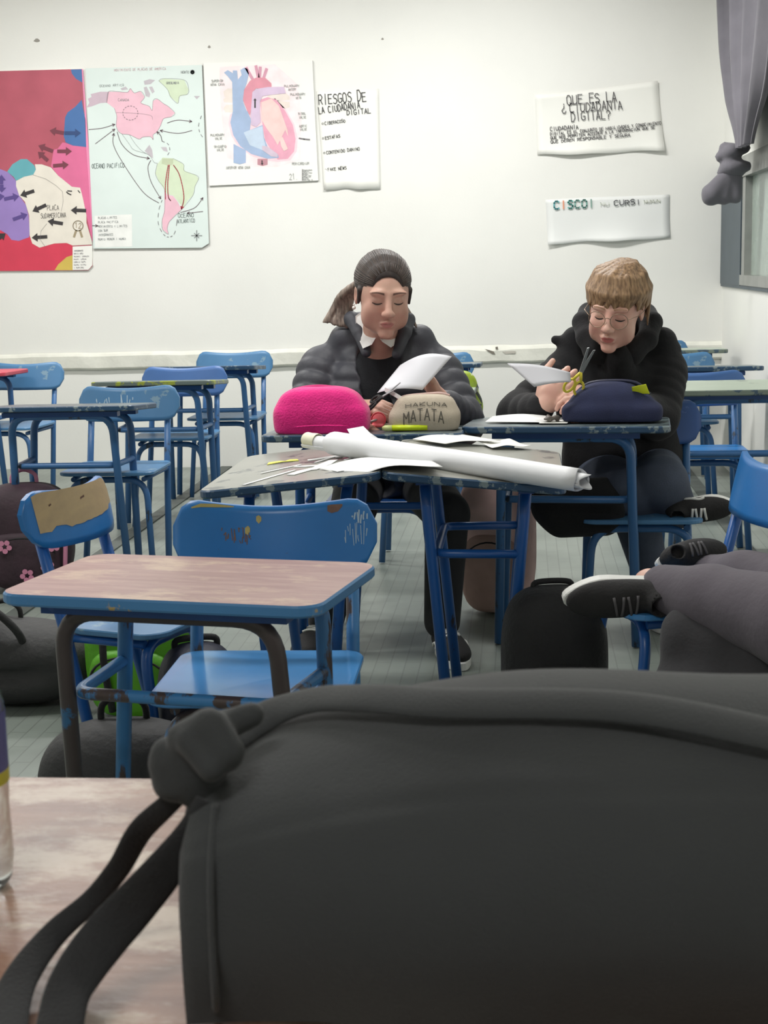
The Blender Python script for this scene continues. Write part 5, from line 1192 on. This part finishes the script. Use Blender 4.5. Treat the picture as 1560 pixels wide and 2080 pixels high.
def make_shoe(parent, heel, fwd, up, L=0.30, stripe=True, upper=None, name='sneaker'):
    """low sneaker: heel = back end of the sole, fwd toward the toe"""
    heel = Vector(heel); f = Vector(fwd).normalized(); u = Vector(up); u = (u-f*u.dot(f)).normalized(); s = f.cross(u)
    W = lambda a, b, c_: heel+f*a*L+s*b*L+u*c_*L
    rot = np.array([list(f), list(s), list(u)]).T
    cen = W(0.5, 0, 0.15); ex = L*0.75
    F = Field(cen-Vector((ex,)*3), cen+Vector((ex,)*3), 0.005)
    F.ell(W(0.24, 0, 0.14), (0.22*L, 0.13*L, 0.11*L), 0.03, rot); F.ell(W(0.70, 0, 0.12), (0.28*L, 0.165*L, 0.10*L), 0.05, rot); F.ell(W(0.5, 0, 0.16), (0.24*L, 0.13*L, 0.11*L), 0.04, rot)
    F.cap(W(0.2, 0, 0.2), W(0.2, 0, 0.30), 0.115*L, 0.115*L, 0.02); F.cap(W(0.2, 0, 0.3), W(0.2, 0, 0.42), 0.085*L, 0.085*L, 0.004, sub=True)
    F.ell(W(0.5, 0, -0.09), (0.7*L, 0.3*L, 0.12*L), 0.004, rot, True, p=5)
    sh = obj(name, F.mesh(name, 1), upper or M['shoe_black']); put_local(sh, parent)
    bm = bmesh.new(); out = []
    for k in range(36):
        a = 2*PI*k/36; x = 0.5+0.5*math.cos(a); w_ = (0.125+0.055*math.exp(-((x-0.72)/0.24)**2))*abs(math.sin(a))**0.8*(1 if math.sin(a) > 0 else -1)
        out.append((x*1.0, w_))
    slab(bm, out, -0.012, 0.085, lambda p: W(p.x, p.y, p.z), 0.012)
    so = obj('sole', bm, M['sole']); so.parent = sh
    bv = bvh_of(sh)
    for i in range(4):
        pts = []
        for q in np.linspace(-0.09, 0.09, 6):
            o_ = W(0.40+0.06*i+0.012*(1 if i % 2 else -1)*q/0.09, q, 0.7); h = bv.ray_cast(o_, -u)
            if h[0] is not None: pts.append(h[0]+u*0.003)
        if len(pts) > 2:
            lc = tube_obj('lace', pts, 0.0042 if stripe else 0.0034, M['lace' if stripe else 'grey_lace'], None, 6); lc.parent = sh
    if stripe:
        for sd in (-1, 1):
            pts = []
            for a_, z_ in ((0.30, 0.10), (0.40, 0.15), (0.5, 0.185), (0.56, 0.16), (0.55, 0.13)):
                h = bv.ray_cast(W(a_, sd*0.6, z_), -s*sd)
                if h[0] is not None: pts.append(h[0]+s*sd*0.002)
            if len(pts) > 2:
                st = tube_obj('side_stripe', catmull(pts, 3), 0.0045, M['lace'], None, 6); st.parent = sh
    return sh
J = at_y
# ---------------------------------------------------------------- the girl
GL = empty('person', 'seated person in a dark quilted puffer jacket and white collar, reading a paper sheet', 'person', (-0.49, 5.1, 0))
H = Head(J(778, 598, 4.90), 15, 12, 2, 1.16)
skin = skin_mat('skin', (206, 166, 148), (198, 150, 134))
nb = J(770, 705, 5.03); shL, shR = J(655, 738, 5.10), J(885, 740, 5.10); elL, wrL = J(622, 855, 4.98), J(716, 828, 4.70); elR, wrR = J(940, 860, 4.95), J(897, 818, 4.76)
pel = Vector((-0.49, 5.16, 0.50)); kL, kR = J(712, 1055, 4.72), J(908, 1045, 4.70); anL, anR = J(662, 1262, 4.60), J(898, 1262, 4.56)
lo, hi = (-0.95, 4.3, -0.02), (-0.08, 5.4, 1.36)
F = Field(lo, hi, 0.0042)
F.cap(nb+Vector((0, 0.02, -0.25)), pel, 0.115, 0.12, 0.05); F.cap(shL, shR, 0.055, None, 0.06); F.ell(nb+Vector((0, 0.03, -0.16)), (0.16, 0.10, 0.15), 0.05)
for a, b, c_ in ((shL, elL, wrL), (shR, elR, wrR)): F.cap(a, b, 0.05, 0.042, 0.02); F.cap(b, c_, 0.042, 0.028, 0.01)
for s, k_, a_ in ((-1, kL, anL), (1, kR, anR)):
    h_ = pel+Vector((s*0.10, -0.02, 0)); F.cap(h_, k_, 0.08, 0.058, 0.03); F.cap(k_, a_, 0.055, 0.035, 0.01)
F.cap(H.w((0, 0.02, -0.06)), nb+Vector((0, 0.01, -0.02)), 0.058, 0.066, 0.02)
add_head(F, H, 1.0)
add_hand(F, wrL, (0.93, -0.30, 0.02), (0.15, 0.35, -0.90), -1, (26, 34, 22), S=1.12, thumb_curl=25)
add_hand(F, wrR, (-0.35, -0.25, 0.85), (-0.85, -0.2, -0.35), -1, (18, 30, 25), S=1.12, thumb_curl=15)
body = field_obj('body', F, skin, None, 1); put_local(body, GL)
lipm = mat('lip_rose', (186, 124, 118), 0.45)
face_features(H, body, GL, mat('brow_dark', (112, 86, 76), 0.8), lipm, 0.0030, 0.0215)
hm_ = hair_mat('dark_brown_hair', (44, 37, 36), (62, 53, 51), (30, 8, 30))
F = Field(np.array(H.c)-0.24, np.array(H.c)+0.24, 0.004)
H.ell(F, (0, 0.020, 0.037), (0.0830, 0.1010, 0.0890), 0.01)
rr = random.Random(5)
for k in range(40):     # hair combed back from the hairline to the tie
    a = -1.5+3.0*k/39+rr.uniform(-0.02, 0.02); sa, ca = math.sin(a), math.cos(a)
    pts_ = [(0.0785*sa*math.sqrt(max(0.02, 1-((y_-0.02)/0.101)**2)), y_, 0.037+0.0850*ca*math.sqrt(max(0.02, 1-((y_-0.02)/0.101)**2))) for y_ in (-0.079, -0.066, -0.045, -0.015, 0.02, 0.055, 0.085, 0.112)]
    r0 = rr.uniform(0.0052, 0.0068)
    for A_, B_ in zip(pts_, pts_[1:]): H.cap(F, A_, B_, r0, r0, 0.0022)
H.ell(F, (0, -0.120, -0.038), (0.0605, 0.088, 0.116), 0.006, True, p=2.3)
H.ell(F, (0, 0.05, -0.10), (0.2, 0.2, 0.060), 0.008, True, p=4)
for s in (-1, 1): H.cap(F, (s*0.0715, -0.026, 0.02), (s*0.0755, -0.020, -0.022), 0.011, 0.004, 0.008)
hb = field_obj('hair', F, hm_, None, 1); put_local(hb, GL)
bvh_ = bvh_of(hb); bm = bmesh.new()
for k in range(64):     # single combed strands on the surface, a lighter brown than the hair
    a = -1.62+3.24*k/63+rr.uniform(-0.03, 0.03); pts_ = []
    for y_ in np.linspace(-0.084, 0.10, 12):
        q1 = math.sqrt(max(0.03, 1-((y_-0.02)/0.101)**2)); o_ = Vector((0.0785*math.sin(a)*q1, y_, 0.037+0.085*math.cos(a)*q1)); c_ = Vector((0, y_*0.6+0.01, 0.03))
        h = bvh_.ray_cast(H.w(c_+(o_-c_)*2.2), (H.R @ (c_-o_)).normalized())
        if h[0] is not None and (h[0]-H.w(o_)).length < 0.022: pts_.append(h[0]+h[1]*0.0005)
    if len(pts_) > 4: tube(bm, pts_, [0.0013]*(len(pts_)-1)+[0.0004], 5)
bmesh.ops.recalc_face_normals(bm, faces=bm.faces[:])
o = tag(obj('hair_strands', bm, mat('lighter_strand_brown', (78, 66, 60), 0.45)), kind='stuff'); put_local(o, GL)
F = Field(np.array(H.c)+np.array((-0.3, -0.1, -0.32)), np.array(H.c)+np.array((0.2, 0.32, 0.16)), 0.0042)
H.ell(F, (0, 0.115, 0.030), (0.026, 0.022, 0.026), 0.01)
for k in range(54):
    t = rr.random(); w_ = rr.uniform(-1, 1)
    st = H.w((-0.012+0.014*w_, 0.118, 0.030)); m1 = J(707+12*w_, 592+8*t, 5.055+0.02*w_); m2 = J(695+20*w_, 624+8*t+3*math.sin(w_*9), 5.06+0.03*t); e1 = J(685+25*w_-4*t, 652+9*t+5*w_, 5.06)
    P = catmull([st, m1, m2, e1], 4)
    for i, (A_, B_) in enumerate(zip(P, P[1:])): F.cap(A_, B_, 0.0085-0.0004*i, 0.0085-0.0004*(i+1), 0.006)
for k in range(6): F.cap(H.w((0.03, 0.115, 0.02)), J(836+k*2, 640+k*5, 5.04), 0.009, 0.004, 0.006)
pt = field_obj('ponytail', F, hair_mat('lighter_brown_hair', (112, 98, 90), (166, 150, 138), (70, 20, 16)), None, 1); put_local(pt, GL)
tube_obj('hair_tie', [H.w((0.016*math.cos(t), 0.118+0.004*math.sin(t), 0.042+0.018*math.sin(t))) for t in np.linspace(0, 2*PI, 13)], 0.005, M['black'], None, 6); put_local(bpy.data.objects['hair_tie'], GL)
er = J(719, 625, 4.895); bm = bmesh.new(); bmesh.ops.create_uvsphere(bm, u_segments=12, v_segments=8, radius=0.0065, matrix=Matrix.Translation(er)); bmesh.ops.create_uvsphere(bm, u_segments=10, v_segments=6, radius=0.0035, matrix=Matrix.Translation(er+Vector((0, 0, 0.010)))); put_local(obj('earring', bm, mat('pearl', (240, 236, 230), 0.2), smooth=True), GL)
# trousers, sweater, collar, jacket
F = Field((-0.95, 4.4, 0.02), (-0.08, 5.4, 0.75), 0.007)
F.ell(pel, (0.19, 0.16, 0.12), 0.03)
for s, k_, a_ in ((-1, kL, anL), (1, kR, anR)):
    h_ = pel+Vector((s*0.10, -0.02, 0)); F.cap(h_, k_, 0.098, 0.076, 0.03); F.cap(k_, a_, 0.074, 0.060, 0.015)
M['black_cloth'] = mat('black_trouser_cloth', (25, 26, 29), 0.85, noise=0.15, nscale=12, bump=0.15, bscale=40, sheen=0.05)
put_local(field_obj('trousers', F, M['black_cloth'], None, 2), GL)
F = Field((-0.72, 4.85, 0.5), (-0.25, 5.3, 1.1), 0.006)
F.ell(nb+Vector((0, 0.02, -0.19)), (0.155, 0.115, 0.20), 0.03); F.cap(nb+Vector((0, 0.02, -0.3)), pel+Vector((0, 0, 0.05)), 0.125, 0.13, 0.04)
put_local(field_obj('sweater', F, mat('navy_black_knit', (27, 29, 34), 0.9, noise=0.1, nscale=60, bump=0.2, bscale=200), None, 2), GL)
cm = mat('white_shirt_cotton', (232, 232, 230), 0.7)
for s, pts in ((-1, [(722, 642, 5.0), (735, 632, 5.03), (764, 685, 4.925), (755, 700, 4.905), (737, 708, 4.915), (724, 678, 4.965)]), (1, [(800, 662, 5.0), (806, 672, 5.0), (800, 702, 4.925), (794, 706, 4.915), (776, 694, 4.908), (770, 686, 4.925)])):
    P = [J(*q) for q in pts]; bm = bmesh.new(); a = [bm.verts.new(v) for v in P]; b = [bm.verts.new(v+Vector((0, 0.006, 0))) for v in P]
    bm.faces.new(a); bm.faces.new(b[::-1])
    for i in range(6): bm.faces.new((a[i], b[i], b[(i+1) % 6], a[(i+1) % 6]))
    bmesh.ops.recalc_face_normals(bm, faces=bm.faces[:]); put_local(obj('shirt_collar', bm, cm), GL)
F = Field((-0.95, 4.62, 0.42), (-0.05, 5.42, 1.16), 0.0055)
zr = (0.010, 0.062)
F.ell(nb+Vector((-0.0, 0.06, -0.20)), (0.225, 0.165, 0.22), 0.03, zrip=zr); F.ell(nb+Vector((0, 0.06, -0.38)), (0.225, 0.17, 0.22), 0.03, zrip=zr)
for a, b, c_ in ((shL, elL, wrL), (shR, elR, wrR)):
    L1 = (b-a).length; L2 = (c_-b).length
    F.cap(a+Vector((0, 0, -0.02)), b, 0.090, 0.080, 0.02, ripple=(0.008, round(L1/0.060))); F.cap(b, c_+(b-c_)*0.12, 0.080, 0.056, 0.015, ripple=(0.007, max(2, round(L2/0.058))))
F.cap(J(700, 690, 5.10), J(852, 690, 5.10), 0.055, None, 0.05)
# opening down the front
for t in np.linspace(0, 1, 7):
    F.cap(nb+Vector((-0.005, -0.09, -0.06-0.42*t)), nb+Vector((0.005, -0.25, -0.06-0.42*t)), 0.056, 0.06, 0.006, sub=True)
F.cap(nb+Vector((0, -0.02, 0.06)), nb+Vector((0, -0.05, -0.06)), 0.085, 0.075, 0.01, sub=True)
for s, A_, B_, C_ in ((-1, (714, 648, 5.04), (730, 676, 4.985), (744, 716, 4.93)), (1, (828, 650, 5.04), (822, 676, 4.99), (806, 720, 4.93))):
    F.cap(J(*A_), J(*B_), 0.026, 0.024, 0.01); F.cap(J(*B_), J(*C_), 0.024, 0.018, 0.01)
F.cap(J(714, 648, 5.04), J(730, 650, 5.14), 0.026, None, 0.01); F.cap(J(828, 650, 5.04), J(815, 650, 5.14), 0.026, None, 0.01); F.cap(J(730, 650, 5.14), J(815, 650, 5.14), 0.028, None, 0.01)
M['puffer'] = mat('dark_puffer_nylon', (60, 61, 69), 0.55, noise=0.08, nscale=9, bump=0.25, bscale=24)
put_local(field_obj('puffer_jacket', F, M['puffer'], None, 1), GL)
sh1 = make_shoe(GL, Vector((anR.x-0.015, 4.62, 0.004)), (0.30, -0.95, 0), (0, 0, 1), 0.30)
sh2 = make_shoe(GL, Vector((anL.x+0.0, 4.68, 0.004)), (-0.22, -0.97, 0), (0, 0, 1), 0.30)
# paper and scissors she holds
M['thin_paper'] = mat('thin_grey_paper', (214, 214, 220), 0.6)
def held_sheet(name, label, pts, nx, ny, m, bend=0.02):
    """4 corners (px, py, y) clockwise from the far left"""
    c = [J(*q) for q in pts]; V, Fc = [], []
    for j in range(ny+1):
        for i in range(nx+1):
            u, v = i/nx, j/ny; p = (c[0]*(1-u)+c[1]*u)*(1-v)+(c[3]*(1-u)+c[2]*u)*v; p = p+Vector((0, -bend*math.sin(PI*u), bend*0.8*math.sin(PI*u)*(1-v*0.5))); V.append(p)
    for j in range(ny):
        for i in range(nx): a = j*(nx+1)+i; Fc.append((a, a+nx+1, a+nx+2, a+1))
    o = obj(name, mesh_py(name, V, Fc), m, smooth=True); md = o.modifiers.new('t', 'SOLIDIFY'); md.thickness = 0.0007; tag(o, label, 'paper'); return o
held_sheet('paper_sheet', 'curved white sheet held up by the person in the puffer jacket', [(812, 742, 4.74), (918, 724, 4.72), (858, 792, 4.60), (766, 798, 4.62)], 14, 8, M['thin_paper'], 0.03)
st = [J(782, 792, 4.60), J(792, 796, 4.585), J(806, 804, 4.57), J(822, 814, 4.565)]
bm = bmesh.new(); A_ = [bm.verts.new(p+Vector((0, 0, 0.008))) for p in st]; B_ = [bm.verts.new(p-Vector((0, 0, 0.007))) for p in st]
for i in range(3): bm.faces.new((A_[i], A_[i+1], B_[i+1], B_[i]))
o = obj('paper_strip', bm, PAPER2); md = o.modifiers.new('t', 'SOLIDIFY'); md.thickness = 0.0008; tag(o, 'narrow white paper strip curling down from the cut sheet', 'paper strip')
def scissors(name, label, pivot, tip, plane, m_h, L=0.16, open_a=9):
    t = empty(name, label, 'scissors', pivot); d = (Vector(tip)-Vector(pivot)).normalized(); n = Vector(plane); n = (n-d*n.dot(d)).normalized(); q = d.cross(n)
    steel = mat('scissor_steel', (170, 172, 174), 0.3, 0.7)
    for s in (-1, 1):
        dd = d*math.cos(rad(open_a))+q*s*math.sin(rad(open_a)); qq = dd.cross(n)
        bm = bmesh.new(); o3 = n*0.0012*s
        P = [dd*0.0-qq*0.006, dd*L*0.5-qq*0.004, dd*L*0.52+qq*0.002, dd*0+qq*0.007]
        a = [bm.verts.new(v+o3+n*0.001) for v in P]; b = [bm.verts.new(v+o3-n*0.001) for v in P]; bm.faces.new(a); bm.faces.new(b[::-1])
        for i in range(4): bm.faces.new((a[i], b[i], b[(i+1) % 4], a[(i+1) % 4]))
        bmesh.ops.recalc_face_normals(bm, faces=bm.faces[:]); obj('blade', bm, steel, t)
        bk = -(d*math.cos(rad(open_a))+q*s*math.sin(rad(open_a)))
        c0 = bk*0.055+q*(-s)*0.014*-1*-1
        c0 = bk*L*0.33-q*s*0.010
        ring = [c0+bk*0.024*math.cos(a_)+q*0.015*math.sin(a_) for a_ in np.linspace(0, 2*PI, 15)]
        bm = bmesh.new(); tube(bm, ring, 0.0045, 8, cap=False); tube(bm, [Vector((0, 0, 0)), c0-bk*0.022], 0.005, 8); bmesh.ops.recalc_face_normals(bm, faces=bm.faces[:]); obj('handle', bm, m_h, t)
    bm = bmesh.new(); bmesh.ops.create_uvsphere(bm, u_segments=10, v_segments=6, radius=0.004); obj('rivet', bm, steel, t)
    return t
scissors('scissors', 'dark scissors in the hand of the person in the puffer jacket', J(778, 805, 4.585), J(800, 790, 4.56), (0, -0.5, 0.85), M['black'], 0.15, 14)

# ---------------------------------------------------------------- the boy
BY = empty('person', 'seated person with short light brown hair and round glasses in a black hooded top', 'person', (0.30, 5.1, 0))
H = Head(J(1252, 627, 4.93), -17, 14, 7, 1.13)
skin2 = skin_mat('fair_skin', (222, 182, 164), (214, 160, 146))
nb = J(1255, 725, 5.06); shL, shR = J(1158, 738, 5.12), J(1350, 742, 5.12); elL, wrL = J(1052, 842, 4.95), J(1100, 828, 4.77); elR, wrR = J(1335, 850, 4.97), J(1232, 805, 4.74)
pel = Vector((0.36, 5.10, 0.52)); kL, kR = J(1278, 1000, 4.82), J(1345, 978, 4.80); anR = J(1378, 1036, 4.84); anL = J(1322, 1165, 4.98)
F = Field((-0.2, 4.4, -0.02), (0.78, 5.4, 1.30), 0.0042)
F.cap(nb+Vector((0, 0.02, -0.25)), pel, 0.115, 0.12, 0.05); F.cap(shL, shR, 0.055, None, 0.06); F.ell(nb+Vector((0, 0.03, -0.16)), (0.16, 0.10, 0.15), 0.05)
for a, b, c_ in ((shL, elL, wrL), (shR, elR, wrR)): F.cap(a, b, 0.05, 0.042, 0.02); F.cap(b, c_, 0.042, 0.028, 0.01)
for s, k_, a_ in ((-1, kL, anL), (1, kR, anR)):
    h_ = pel+Vector((s*0.10, -0.02, 0)); F.cap(h_, k_, 0.08, 0.058, 0.03); F.cap(k_, a_, 0.055, 0.035, 0.01)
F.cap(H.w((0, 0.02, -0.06)), nb+Vector((0, 0.01, -0.02)), 0.058, 0.066, 0.02)
add_head(F, H, 0.98, 1.05, 1.12)
add_hand(F, wrL, (0.55, -0.25, 0.55), (0.25, 0.9, 0.1), 1, (28, 42, 26), S=1.14, thumb_curl=20)
add_hand(F, wrR, (-0.92, -0.25, 0.10), (0.1, 0.55, -0.8), 1, (22, 34, 24), S=1.10, thumb_curl=20)
body = field_obj('body', F, skin2, None, 1); put_local(body, BY)
face_features(H, body, BY, mat('brow_light_brown', (150, 116, 92), 0.8), mat('lip_red_rose', (196, 116, 112), 0.45), 0.0026, 0.024)
F = Field(np.array(H.c)-0.2, np.array(H.c)+0.2, 0.0038)
H.ell(F, (0, 0.020, 0.040), (0.083, 0.101, 0.088), 0.01)
H.ell(F, (0, -0.13, -0.060), (0.074, 0.085, 0.108), 0.004, True, p=2.6)
H.ell(F, (0, 0.04, -0.115), (0.2, 0.2, 0.072), 0.004, True, p=4)
rr = random.Random(12)
for k in range(150):    # locks fall from the crown to the fringe and round the sides
    a = -PI+2*PI*(k+rr.uniform(-0.4, 0.4))/150; ca, sa = math.cos(a), math.sin(a)      # a=0 is the face side
    fr = max(0, ca)
    r0 = rr.uniform(0.0, 0.035); P0 = (0.012+r0*sa, 0.03-r0*ca, 0.133)
    P1 = (0.070*sa*rr.uniform(0.9, 1.05), 0.018-0.082*ca, 0.104+rr.uniform(-0.008, 0.008))
    end_z = 0.027+rr.uniform(-0.012, 0.010) if ca > 0.45 else (0.018+rr.uniform(-0.01, 0.01) if ca > -0.2 else -0.03+rr.uniform(-0.02, 0.01))
    P2 = (0.0905*sa, 0.018-0.1085*ca, 0.062+rr.uniform(-0.006, 0.006)); sw = rr.uniform(-0.026, 0.006)
    P3 = (0.089*sa+sw*ca, 0.018-(0.108 if ca > 0 else 0.102)*ca+sw*sa, end_z)
    H.cap(F, P0, P1, 0.008, 0.0085, 0.004); H.cap(F, P1, P2, 0.0085, 0.008, 0.004); H.cap(F, P2, P3, 0.008, 0.0032, 0.003)
put_local(field_obj('hair', F, hair_mat('light_brown_hair', (108, 82, 58), (166, 134, 100)), None, 2), BY)
bv = bvh_of(body); gm = mat('gold_wire', (150, 130, 112), 0.35, 0.7)
gl = None
for s in (-1, 1):
    c0 = (s*0.033, -0.112, -0.004)
    ring = [H.w((c0[0]+0.0255*math.cos(t), c0[1]+0.010*abs(math.cos(t))*(1 if math.cos(t)*s > 0 else 0.0)-0.0, c0[2]+0.0235*math.sin(t))) for t in np.linspace(0, 2*PI, 25)]
    bm = bmesh.new(); tube(bm, ring, 0.0013, 6, cap=False); tube(bm, [H.w((s*0.057, -0.103, 0.002)), H.w((s*0.083, -0.06, 0.006)), H.w((s*0.086, 0.01, 0.006))], 0.0013, 6)
    if s > 0: tube(bm, catmull([H.w((-0.008, -0.113, 0.001)), H.w((0, -0.1165, 0.005)), H.w((0.008, -0.113, 0.001))], 4), 0.0013, 6)
    bmesh.ops.recalc_face_normals(bm, faces=bm.faces[:])
    o = obj('glasses_frame', bm, gm); put_local(o, BY)
    bm = bmesh.new(); bm.faces.new([bm.verts.new(p) for p in ring[:-1]]); ln = obj('lens', bm, mat('clear_lens', (255, 255, 255), 0.02, trans=1.0, ior=1.02)); ln.parent = o
# black hooded top
F = Field((-0.2, 4.6, 0.40), (0.80, 5.42, 1.16), 0.006)
F.ell(nb+Vector((0.0, 0.05, -0.18)), (0.215, 0.155, 0.21), 0.03); F.ell(nb+Vector((0.02, 0.05, -0.36)), (0.215, 0.16, 0.22), 0.03)
for a, b, c_ in ((shL, elL, wrL), (shR, elR, wrR)):
    F.cap(a+Vector((0, 0, -0.02)), b, 0.083, 0.074, 0.02, ripple=(0.004, 5)); F.cap(b, c_+(b-c_)*0.08, 0.074, 0.052, 0.02, ripple=(0.004, 3))
F.cap(J(1170, 692, 5.12), J(1345, 694, 5.12), 0.052, None, 0.05)
F.cap(J(1128, 690, 5.12), J(1160, 700, 5.10), 0.016, 0.022, 0.015); F.cap(J(1372, 708, 5.12), J(1345, 706, 5.10), 0.018, 0.022, 0.015)
F.cap(nb+Vector((0, -0.02, 0.10)), nb+Vector((0, -0.06, -0.01)), 0.085, 0.06, 0.01, sub=True)
F.cap(nb+Vector((0, -0.1, -0.0)), nb+Vector((0, 0.0, -0.12)), 0.05, 0.075, 0.03)
M['black_hood'] = mat('black_fleece', (20, 20, 23), 0.95, noise=0.12, nscale=12, bump=0.15, bscale=120, sheen=0.06)
put_local(field_obj('hooded_top', F, M['black_hood'], None, 1), BY)
F = Field((0.05, 4.8, 0.9), (0.58, 5.4, 1.22), 0.006)
hp = [J(x, y, d) for x, y, d in ((1208, 712, 4.965), (1192, 686, 5.0), (1184, 655, 5.06), (1196, 636, 5.14), (1255, 640, 5.20), (1312, 638, 5.14), (1324, 655, 5.06), (1314, 690, 5.0), (1285, 716, 4.965))]
for a, b in zip(hp, hp[1:]): F.cap(a, b, 0.036, 0.036, 0.012)
F.cap(J(1215, 676, 5.12), J(1308, 668, 5.12), 0.055, 0.055, 0.03)
F.cap(hp[0]+Vector((0, 0.02, -0.012)), hp[-1]+Vector((0, 0.02, -0.012)), 0.036, 0.036, 0.02)
put_local(field_obj('hood', F, M['black_hood'], None, 1), BY)
# jeans, shoes
F = Field((-0.02, 4.45, 0.02), (0.80, 5.4, 0.75), 0.007)
F.ell(pel, (0.19, 0.15, 0.12), 0.03)
for s, k_, a_ in ((-1, kL, anL), (1, kR, anR)):
    h_ = pel+Vector((s*0.10, -0.02, 0)); F.cap(h_, k_, 0.100, 0.082, 0.03); F.cap(k_, a_, 0.084, 0.064, 0.02)
M['jeans'] = mat('blue_grey_denim', (72, 80, 96), 0.9, noise=0.15, nscale=16, bump=0.15, bscale=200)
put_local(field_obj('jeans', F, M['jeans'], None, 2), BY)
s1 = make_shoe(BY, J(1348, 1030, 4.80), (0.97, -0.12, 0.06), (0.0, -0.93, -0.25), 0.235)
s2 = make_shoe(BY, Vector((anL.x, 5.05, 0.004)), (0.2, -0.98, 0), (0, 0, 1), 0.29)
held_sheet('paper_sheet', 'white sheet held by the person with round glasses, its corner lifted', [(1030, 738, 4.66), (1158, 756, 4.60), (1160, 776, 4.60), (1085, 786, 4.60)], 12, 6, M['thin_paper'], 0.012)
M['yellow_handle'] = mat('yellow_scissor_handle', (222, 206, 66), 0.4)
scissors('scissors', 'yellow handled scissors pointing up in the hand of the person with glasses', J(1180, 756, 4.62), J(1202, 708, 4.60), (0.3, -0.9, 0.2), M['yellow_handle'], 0.165, 7)
# black jacket bundled on the boy's seat
BJ = empty('bundled_jacket', 'black jacket bundled on the front of the boy\'s seat', 'jacket', J(1175, 1060, 4.78))
c0 = Vector(BJ.location); F = Field(c0-Vector((0.24, 0.2, 0.16)), c0+Vector((0.24, 0.25, 0.16)), 0.007)
F.cap(J(1125, 1030, 4.76), J(1225, 1030, 4.76), 0.075, 0.07, 0.05); F.cap(J(1140, 1065, 4.76), J(1228, 1055, 4.76), 0.045, 0.055, 0.04); F.cap(J(1120, 1010, 4.78), J(1230, 1005, 4.82), 0.06, 0.06, 0.04)
put_local(field_obj('cloth', F, M['black_hood'], None, 2), BJ)

# ---------------------------------------------------------------- legs of the third pupil, coming in from the right
TP = empty('person', 'person in grey trousers cut off by the right frame edge, sneakers resting on a chair', 'person', (1.02, 3.0, 0))
M['grey_trousers'] = mat('grey_purple_trousers', (88, 82, 90), 0.9, noise=0.1, nscale=8, bump=0.15, bscale=60, sheen=0.08)
an1, kn1 = J(1350, 1196, 3.34), J(1640, 1270, 3.02); an2, kn2 = J(1448, 1172, 3.60), J(1640, 1215, 3.36); hip = Vector((1.12, 2.75, 0.62))
F = Field((0.25, 2.5, 0.2), (1.2, 3.8, 0.85), 0.006)
for a_, k_, s in ((an1, kn1, -1), (an2, kn2, 1)):
    F.cap(a_-(k_-a_).normalized()*0.05, k_, 0.04, 0.055, 0.02); F.cap(k_, hip+Vector((0, s*0.05, 0)), 0.06, 0.08, 0.03)
F.ell(hip, (0.08, 0.15, 0.12), 0.03)
put_local(field_obj('body', F, skin, None, 1), TP)
F = Field((0.25, 2.4, 0.15), (1.35, 3.85, 0.95), 0.007)
for a_, k_, s in ((an1, kn1, -1), (an2, kn2, 1)):
    st = a_+(k_-a_).normalized()*0.0
    F.cap(st, st+(k_-st)*0.35, 0.058, 0.078, 0.02); F.cap(st+(k_-st)*0.35, k_, 0.078, 0.105, 0.03); F.cap(k_, hip+Vector((-0.02, s*0.06, 0)), 0.105, 0.11, 0.04)
put_local(field_obj('trousers', F, M['grey_trousers'], None, 2), TP)
M['dark_shoe'] = mat('black_canvas_shoe', (34, 33, 34), 0.85, noise=0.15, nscale=20, bump=0.2, bscale=150)
make_shoe(TP, J(1375, 1186, 3.36), (-0.99, -0.10, -0.08), (0.0, -0.93, -0.30), 0.275, False, M['dark_shoe'])
make_shoe(TP, J(1330, 1148, 3.62), (0.9, 0.35, 0.10), (-0.1, -0.8, 0.45), 0.20, False, M['dark_shoe'])
# long dark coat hanging from the lap
F = Field((0.2, 2.7, -0.02), (1.3, 3.6, 0.70), 0.008)
F.cap(J(1395, 1280, 3.22), J(1400, 1440, 3.16), 0.045, 0.085, 0.05); F.cap(J(1400, 1290, 3.2), J(1570, 1360, 3.14), 0.055, 0.09, 0.05); F.cap(J(1395, 1440, 3.15), J(1570, 1480, 3.1), 0.08, 0.1, 0.05); F.cap(J(1480, 1320, 3.18), J(1450, 1500, 3.12), 0.08, 0.10, 0.05); F.cap(J(1580, 1340, 3.12), J(1560, 1540, 3.08), 0.09, 0.11, 0.05); F.cap(J(1400, 1440, 3.15), J(1390, 1590, 3.1), 0.085, 0.10, 0.04); F.cap(J(1530, 1480, 3.12), J(1520, 1590, 3.1), 0.1, 0.11, 0.04)
put_local(field_obj('coat', F, mat('charcoal_coat', (50, 49, 52), 0.95, noise=0.12, nscale=10, bump=0.15, bscale=80, sheen=0.08), None, 2), TP)
